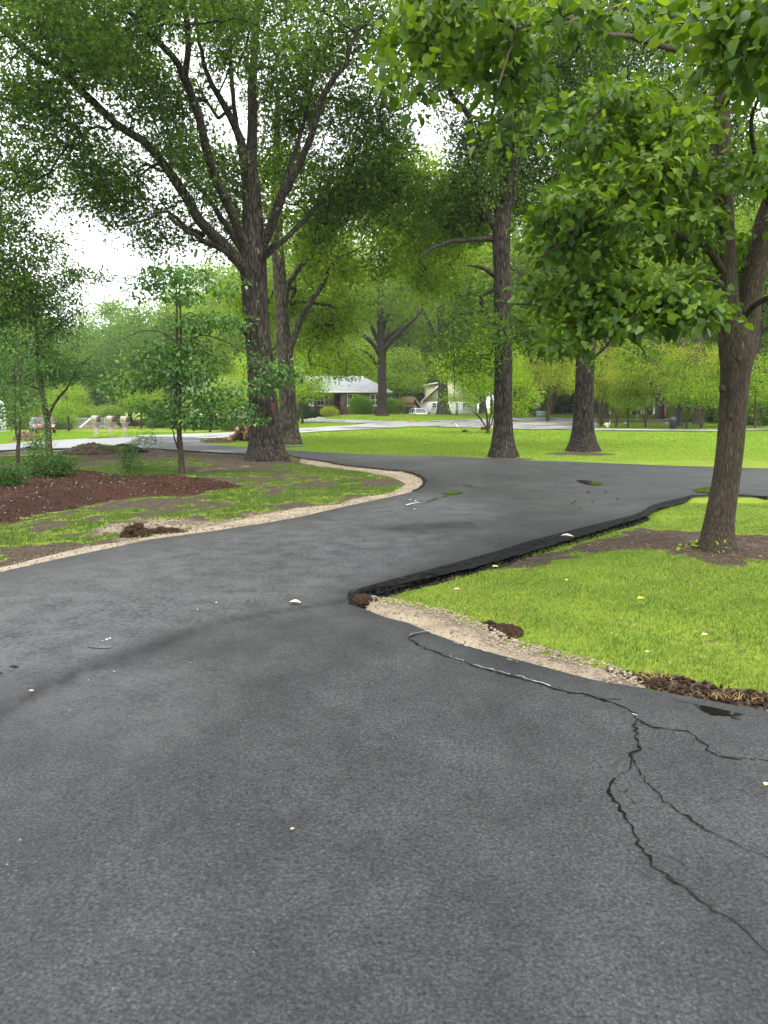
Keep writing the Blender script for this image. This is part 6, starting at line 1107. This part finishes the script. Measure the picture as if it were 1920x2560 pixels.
# far neighbour: brown house with chimney and white gable
YR = 140.; p = lambda zx, zy: pk('z10', zx, zy, YR); o_ = p(260, 420); fh = thing('far_house', 'distant brown-roofed house with white gable and brick chimney above the deck', 'house', o_); D = lambda zx, zy: p(zx, zy) - o_
m = MB(); m.box(D(110, 0)[0], D(520, 0)[0], 0, 8, -1.5, D(0, 300)[2]); m.build('wall', M['white'], fh)
m = MB(); m.prism([D(105, 305), D(230, 305), D(168, 218)], (0, .2, 0)); m.build('gable', M['white'], fh)
m = MB(); A0, A1, B1, B0 = D(168, 215), D(232, 300), D(520, 300), D(480, 185); m.add([A0 + (0, 4, 0), A1 + (0, -.3, 0), B1 + (0, -.3, 0), B0 + (0, 4, 0)], [(0, 1, 2, 3)]); m.build('roof', simple('brown_roof', (.20, .12, .10), .9, .15), fh)
m = MB(); c0, c1 = D(368, 300), D(412, 152); m.box(c0[0], c1[0], 1, 1.8, c0[2] - 1, c1[2]); m.build('chimney', M['brick'], fh)
# pale house at left edge
YE = 84.; p = lambda zx, zy: pk('z7', zx, zy, YE); o_ = p(0, 1350); lh = thing('white_house', 'corner of a white house with grey roof at the left edge of the photo', 'house', o_); D = lambda zx, zy: p(zx, zy) - o_
m = MB(); m.box(D(-420, 0)[0], D(-50, 0)[0], 0, 9, -.6, D(0, 1145)[2]); m.build('wall', M['white_brick'], lh); m = MB(); e = D(-34, 1140); rg = D(-120, 960)
m.add([(D(-460, 0)[0], -.5, e[2]), (e[0], -.5, e[2]), (rg[0], 4.5, rg[2]), (D(-460, 0)[0], 4.5, rg[2]), (e[0], 9.5, e[2]), (D(-460, 0)[0], 9.5, e[2])], [(0, 1, 2, 3), (3, 2, 4, 5)], [(1, 4, 2)]); m.build('roof', M['shingle'], lh); m = MB(); m.box(D(-460, 0)[0], e[0], -.54, -.5, e[2] - .2, e[2] + .01); m.box(e[0], e[0] + .04, -.54, 9.5, e[2] - .2, e[2] + .01); m.build('fascia', M['white'], lh); lh.rotation_euler = (0, 0, R(27)); win(lh, D(-90, 0)[0], 0, D(0, 1270)[2], 1.1, 1.3, M['white'], False, 2)
# pale house behind the small maple
YP = 97.; p = lambda zx, zy: pk('z4', zx, zy, YP); o_ = p(500, 880); ph_ = thing('pale_house', 'pale house glimpsed through the low yellow-green tree left of the massive oak', 'house', o_); D = lambda zx, zy: p(zx, zy) - o_
m = MB(); m.box(D(0, 0)[0], D(1130, 0)[0], 0, 8, -.6, D(0, 520)[2]); m.build('wall', simple('pale_render', (.24, .235, .22), .8, .2), ph_); m = MB(); xa, xb = D(-60, 0)[0], D(1190, 0)[0]; ze = D(0, 520)[2]; m.add([(xa, -.5, ze), (xb, -.5, ze), (xb, 4, ze + 2.1), (xa, 4, ze + 2.1), (xb, 8.5, ze), (xa, 8.5, ze)], [(0, 1, 2, 3), (3, 2, 4, 5)]); m.build('roof', M['shingle_dark'], ph_)
for zx in (180, 360, 800): win(ph_, D(zx, 0)[0], 0, D(0, 760)[2], 1.2, 1.2, M['white'], False, 2)
m = MB(); m.box(D(420, 0)[0], D(450, 0)[0], -.06, 0, D(0, 860)[2], D(0, 650)[2]); m.build('shutter', M['red_paint'], ph_)
# grey-roofed house at far right
YQ = 88.; p = lambda zx, zy: pk('zr', zx, zy, YQ); o_ = p(1465, 150); rh = thing('grey_house', 'low house with grey roof glimpsed at the right edge behind shrubs', 'house', o_); D = lambda zx, zy: p(zx, zy) - o_
m = MB(); m.box(0, D(2100, 0)[0], 0, 8, -1.5, D(0, 45)[2]); m.build('wall', M['brick'], rh); m = MB(); ze = D(0, 45)[2]; xa, xb = D(1440, 0)[0], D(2150, 0)[0]; m.add([(xa, -.5, ze), (xb, -.5, ze), (xb, 4, ze + 1.4), (xa, 4, ze + 1.4), (xb, 8.5, ze), (xa, 8.5, ze)], [(0, 1, 2, 3), (3, 2, 4, 5)], [(0, 3, 5)]); m.build('roof', M['shingle'], rh); win(rh, D(1620, 0)[0], 0, D(0, 110)[2], 1.2, 1.2, M['white'], False, 2)
# pale wall far beyond the myrtles
YT = 128.; p = lambda zx, zy: pk('zr', zx, zy, YT); o_ = p(560, 215); th_ = thing('white_house', 'distant white house seen between the crape myrtle stems', 'house', o_); D = lambda zx, zy: p(zx, zy) - o_
m = MB(); m.box(D(380, 0)[0], D(700, 0)[0], 0, 8, -1.2, D(0, 120)[2]); m.build('wall', M['white'], th_); m = MB(); ze = D(0, 120)[2]; xa, xb = D(360, 0)[0], D(720, 0)[0]; m.add([(xa, -.5, ze), (xb, -.5, ze), (xb, 4, ze + 2), (xa, 4, ze + 2), (xb, 8.5, ze), (xa, 8.5, ze)], [(0, 1, 2, 3), (3, 2, 4, 5)], [(0, 3, 5), (1, 4, 2)]); m.build('roof', M['shingle_dark'], th_); win(th_, D(640, 0)[0], 0, D(0, 180)[2], 1.2, 1.2, M['dark'], False, 2)

# ---------------------------------------------------------------- small things on the lawns
lmats = []
def logmesh(L, r, bend, seed):
    g = np.random.default_rng(seed); n = 7; t = np.linspace(-.5, .5, n); pts = np.c_[t * L, bend * np.sin(t * 3 + seed) * .5, bend * np.cos(t * 4) * .3]; m = MB(); lo = 1 + g.normal(0, .08, (n, 9)); m.tube(pts, r * (1 - .25 * (t + .5)), 9, False, lo)
    if seed % 2: m.tube([pts[4], pts[4] + (.15, .2 * (1 if seed % 4 else -1), .12)], [r * .55, r * .4], 7)
    return m, pts, r
lc = ground_at('z4', 755, 1092); lc2 = lc + np.array((.1, .55, 0)); protos = []
for sd_ in range(5):
    m, pts, r = logmesh(rng.uniform(.7, 1.15), rng.uniform(.07, .12), .3, sd_); t = thing('log', 'weathered brown log in the heap between the massive oak and the small maple', 'log', (0, 0, 0), 0, 'heap of cut logs'); m.build('bark', M['log'], t, True)
    e = MB(); e.prism([pts[0] + (-.002, r * 1.02 * math.cos(a), r * 1.02 * math.sin(a)) for a in np.linspace(0, 6.28, 10)[:-1]], (-.012, 0, 0)); e.prism([pts[-1] + (.002, r * .77 * math.cos(a), r * .77 * math.sin(a)) for a in np.linspace(0, 6.28, 10)[:-1]], (.012, 0, 0)); e.build('cut_face', M['logend'], t); protos.append(t)
k = 0
for lev, cnt in enumerate((9, 8, 6, 5, 3)):
    for i in range(cnt):
        w_ = .78 - lev * .14; x = lc2[0] + (i / (max(cnt - 1, 1)) - .5) * 2 * w_; y = lc2[1] + rng.uniform(-.35, .35); z = lc2[2] + .09 + lev * .175; pr0 = protos[k % 5]
        o = pr0 if k < 5 else dup(pr0, (0, 0, 0)); o.location = (x, y, z); o.rotation_euler = (rng.uniform(-.3, .3), rng.uniform(-.25, .25), rng.uniform(-.9, .9) + (1.57 if rng.random() < .35 else 0)); k += 1
# utility box, bin, beam, statue, sign, person, markers
q = ground_at('z3', 275, 838); t = thing('utility_box', 'low green utility cabinet at the hedge between the two right-hand oaks', 'utility box', q); m = MB(); m.prism([(-.45, -.3, 0), (.45, -.3, 0), (.45, -.3, .5), (-.45, -.3, .5)], (0, .6, 0)); m.build('cabinet', M['green_box'], t); m = MB(); m.prism([(-.49, -.34, .502), (.49, -.34, .502), (.44, -.34, .60), (-.44, -.34, .60)], (0, .68, 0)); m.build('lid', simple('pale_green', (.30, .42, .33), .5, .1), t)
q = ground_at('zr', 835, 318); t = thing('bin', 'black domed bin beside the leaning grey trunk', 'bin', q); m = MB(); t.scale = (.8, .8, .85); z_ = [(0, .24), (.05, .27), (.7, .29), (.78, .27)]; m.tube([(0, 0, a) for a, _ in z_], [r for _, r in z_], 16); m.build('body', M['dark'], t, True); m = MB(); z_ = [(.78, .30), (.86, .29), (.95, .22), (1.0, .1), (1.01, .01)]; m.tube([(0, 0, a) for a, _ in z_], [r for _, r in z_], 16); m.build('lid', M['slate'], t, True)
q = ground_at('zr', 605, 285); t = thing('lying_timber', 'long low weathered timber beam lying on short piers past the lawn road', 'beam', q); m = MB(); m.box(-2.2, 2.1, -.1, .1, .28, .48); m.build('timber', simple('weathered_timber', (.10, .085, .07), .9, .3), t)
for x in (-1.7, 0, 1.6): m = MB(); m.box(x - .1, x + .1, -.08, .08, -.05, .278); m.build('pier', M['stone'], t)
q = ground_at('zr', 270, 308); t = thing('goose_statue', 'small white goose-shaped garden statue at the crape myrtle bed', 'statue', q); m = MB(); m.tube([(-.22, 0, .22), (-.12, 0, .26), (.02, 0, .24), (.14, 0, .24), (.17, 0, .30)], [.02, .10, .13, .09, .045], 10); m.tube([(.15, 0, .28), (.18, 0, .42), (.17, 0, .50)], [.045, .03, .035], 8); m.box(-.08, .1, -.07, .07, 0, .14); m.build('body', M['white'], t, True); m = MB(); m.tube([(.18, 0, .50), (.27, 0, .48)], [.025, .008], 6); m.build('beak', M['orange'], t)
q = ground_at('zr', 755, 222); t = thing('yard_sign', 'small pink sign standing on the far grass left of the leaning grey trunk', 'sign', q); m = MB(); m.box(-.42, .40, -.03, .03, .12, 1.2); m.build('panel', M['pink'], t); m = MB(); m.bar((-.3, 0, -.1), (-.3, 0, .12), .02); m.bar((.3, 0, -.1), (.3, 0, .12), .02); m.build('stake', M['steel'], t)
q = ground_at('zr', 783, 222); t = thing('mailbox', 'dark post mailbox just right of the small pink sign', 'mailbox', q); m = MB(); m.box(-.06, .06, -.06, .06, -.1, 1.1); m.build('post', M['dark'], t); m = MB(); m.prism([(-.14, -.25, 1.1), (.14, -.25, 1.1), (.14, -.25, 1.25), (.09, -.25, 1.33), (-.09, -.25, 1.33), (-.14, -.25, 1.25)], (0, .5, 0)); m.build('box', M['white'], t)
q = ground_at('z10', 338, 612); t = thing('marker_flag', 'tiny orange marker on the lawn edge of the far drive', 'marker', q); m = MB(); m.bar((0, 0, 0), (0, 0, .45), .012); m.build('wire', M['steel'], t); m = MB(); m.prism([(0, 0, .28), (.13, 0, .28), (.13, 0, .46), (0, 0, .46)], (0, .01, 0)); m.build('flag', M['orange'], t)
q = ground_at('z4', 553, 1055); t = thing('marker_flag', 'tiny orange marker on the grass spit left of the log heap', 'marker', q); m = MB(); m.bar((0, 0, 0), (0, 0, .22), .01); m.build('wire', M['steel'], t); m = MB(); m.prism([(0, 0, .12), (.09, 0, .12), (.09, 0, .24), (0, 0, .24)], (0, .01, 0)); m.build('flag', M['orange'], t)
m = MB(); a = ground_at('z10', 905, 625); c = a + np.array((-.22, 0, .30)); m.bar(a, c, .035); tag(m.build('stake', M['white'], None), 'short white pipe sticking out of the lawn edge', 'pipe')
q = ground_at('z10', 985, 684); V0, F0 = ico(); m = MB(); V = V0 * (.17, .14, .13); m.add(V + (0, 0, .07), F0); V = V0 * (.11, .1, .09); m.add(V + (-.12, 0, .03), F0); m.add(V + (.13, .02, .02), F0); tag(m.build('bag', M['dark'], None, True, q), 'black bundle lying on the lawn left of the shrub tree', 'bundle')
q = ground_at('z10', 1212, 700); t = thing('yard_sign', 'small dark sign on wire legs beside the multi-stemmed shrub tree', 'sign', q); m = MB(); m.box(-.17, .17, -.01, .01, .22, .42); m.build('panel', simple('maroon', (.12, .03, .03), .6, .1), t); m = MB(); m.bar((-.15, 0, -.02), (-.12, 0, .24), .01); m.bar((.15, 0, -.02), (.12, 0, .24), .01); m.build('wire', M['dark'], t)
q = ground_at('z10', 880, 503); Y8 = 83.; x8 = (src('z10', 880, 0)[0] - 960) / FPX * Y8; t = thing('post', 'grey post standing on the bank right of the white house oak', 'post', (x8, Y8, GZ(x8, Y8))); m = MB(); m.box(-.12, .12, -.1, .1, -.2, 1.25); m.build('shaft', M['slate'], t); m = MB(); m.box(-.15, .15, -.13, .13, 1.252, 1.32); m.build('cap', M['stone'], t)
# person far away on the path, skin-modifier body
q = ground_at('zr', 532, 232); sc_ = .95
pt = thing('person', 'distant person in a white top and dark shorts walking on the far path', 'person', q, R(20)); pt.scale = (sc_,) * 3
J = [((0, 0, .95), .13), ((0, 0, 1.15), .12), ((0, 0, 1.38), .14), ((0, 0, 1.50), .055), ((0, -.01, 1.60), .085), ((0, -.01, 1.72), .08), ((-.10, 0, .88), .09), ((-.12, -.08, .48), .06), ((-.12, .02, .06), .04), ((-.12, -.12, .03), .035), ((.10, 0, .88), .09), ((.12, .10, .50), .06), ((.12, .24, .10), .04), ((.12, .14, .03), .035), ((-.19, 0, 1.40), .055), ((-.24, .08, 1.14), .042), ((-.23, -.05, .90), .032), ((-.23, -.09, .82), .03), ((.19, 0, 1.40), .055), ((.24, -.06, 1.14), .042), ((.22, -.22, .98), .032), ((.22, -.28, .93), .03)]
E = [(0, 1), (1, 2), (2, 3), (3, 4), (4, 5), (0, 6), (6, 7), (7, 8), (8, 9), (0, 10), (10, 11), (11, 12), (12, 13), (2, 14), (14, 15), (15, 16), (16, 17), (2, 18), (18, 19), (19, 20), (20, 21)]
me = bpy.data.meshes.new('body'); me.from_pydata([j[0] for j in J], E, []); me.materials.append(M['skin']); po = link('body', me, pt); sm = po.modifiers.new('skin', 'SKIN')
for i, j in enumerate(J): me.skin_vertices[0].data[i].radius = (j[1], j[1]); 
me.skin_vertices[0].data[0].use_root = True; po.modifiers.new('sub', 'SUBSURF').render_levels = 2
m = MB(); m.tube([(0, 0, .98), (0, 0, 1.1), (0, 0, 1.3), (0, 0, 1.42), (0, 0, 1.48)], [.165, .155, .18, .19, .08], 14); m.tube([(-.15, 0, 1.42), (-.22, .04, 1.24)], [.075, .065], 8); m.tube([(.15, 0, 1.42), (.23, -.03, 1.24)], [.075, .065], 8); m.build('shirt', M['cloth_white'], pt, True)
m = MB(); m.tube([(0, 0, 1.02), (0, 0, .86)], [.16, .17], 14); m.tube([(-.09, 0, .92), (-.12, -.06, .56)], [.115, .10], 10); m.tube([(.09, 0, .92), (.12, .07, .56)], [.115, .10], 10); m.build('shorts', M['cloth_dark'], pt, True)
m = MB(); m.tube([(0, .02, 1.62), (0, .01, 1.72), (0, 0, 1.80), (0, 0, 1.835)], [.095, .105, .075, .01], 12); m.build('hair', M['cloth_dark'], pt, True)
# air between the camera and the far trees
HAZE = True
if HAZE:
    m = MB(); m.box(-260, 260, -60, 330, -8, 60); hz = m.build('haze', None); hm = bpy.data.materials.new('haze'); hm.use_nodes = True; t = hm.node_tree; t.nodes.clear()
    o = t.nodes.new('ShaderNodeOutputMaterial'); pv = t.nodes.new('ShaderNodeVolumePrincipled'); pv.inputs['Color'].default_value = (.93, .96, .98, 1); pv.inputs['Density'].default_value = .00028; pv.inputs['Anisotropy'].default_value = .2
    t.links.new(pv.outputs[0], o.inputs['Volume']); hz.data.materials.append(hm); hz['kind'] = 'stuff'; hz['label'] = 'thin pale haze in the air'
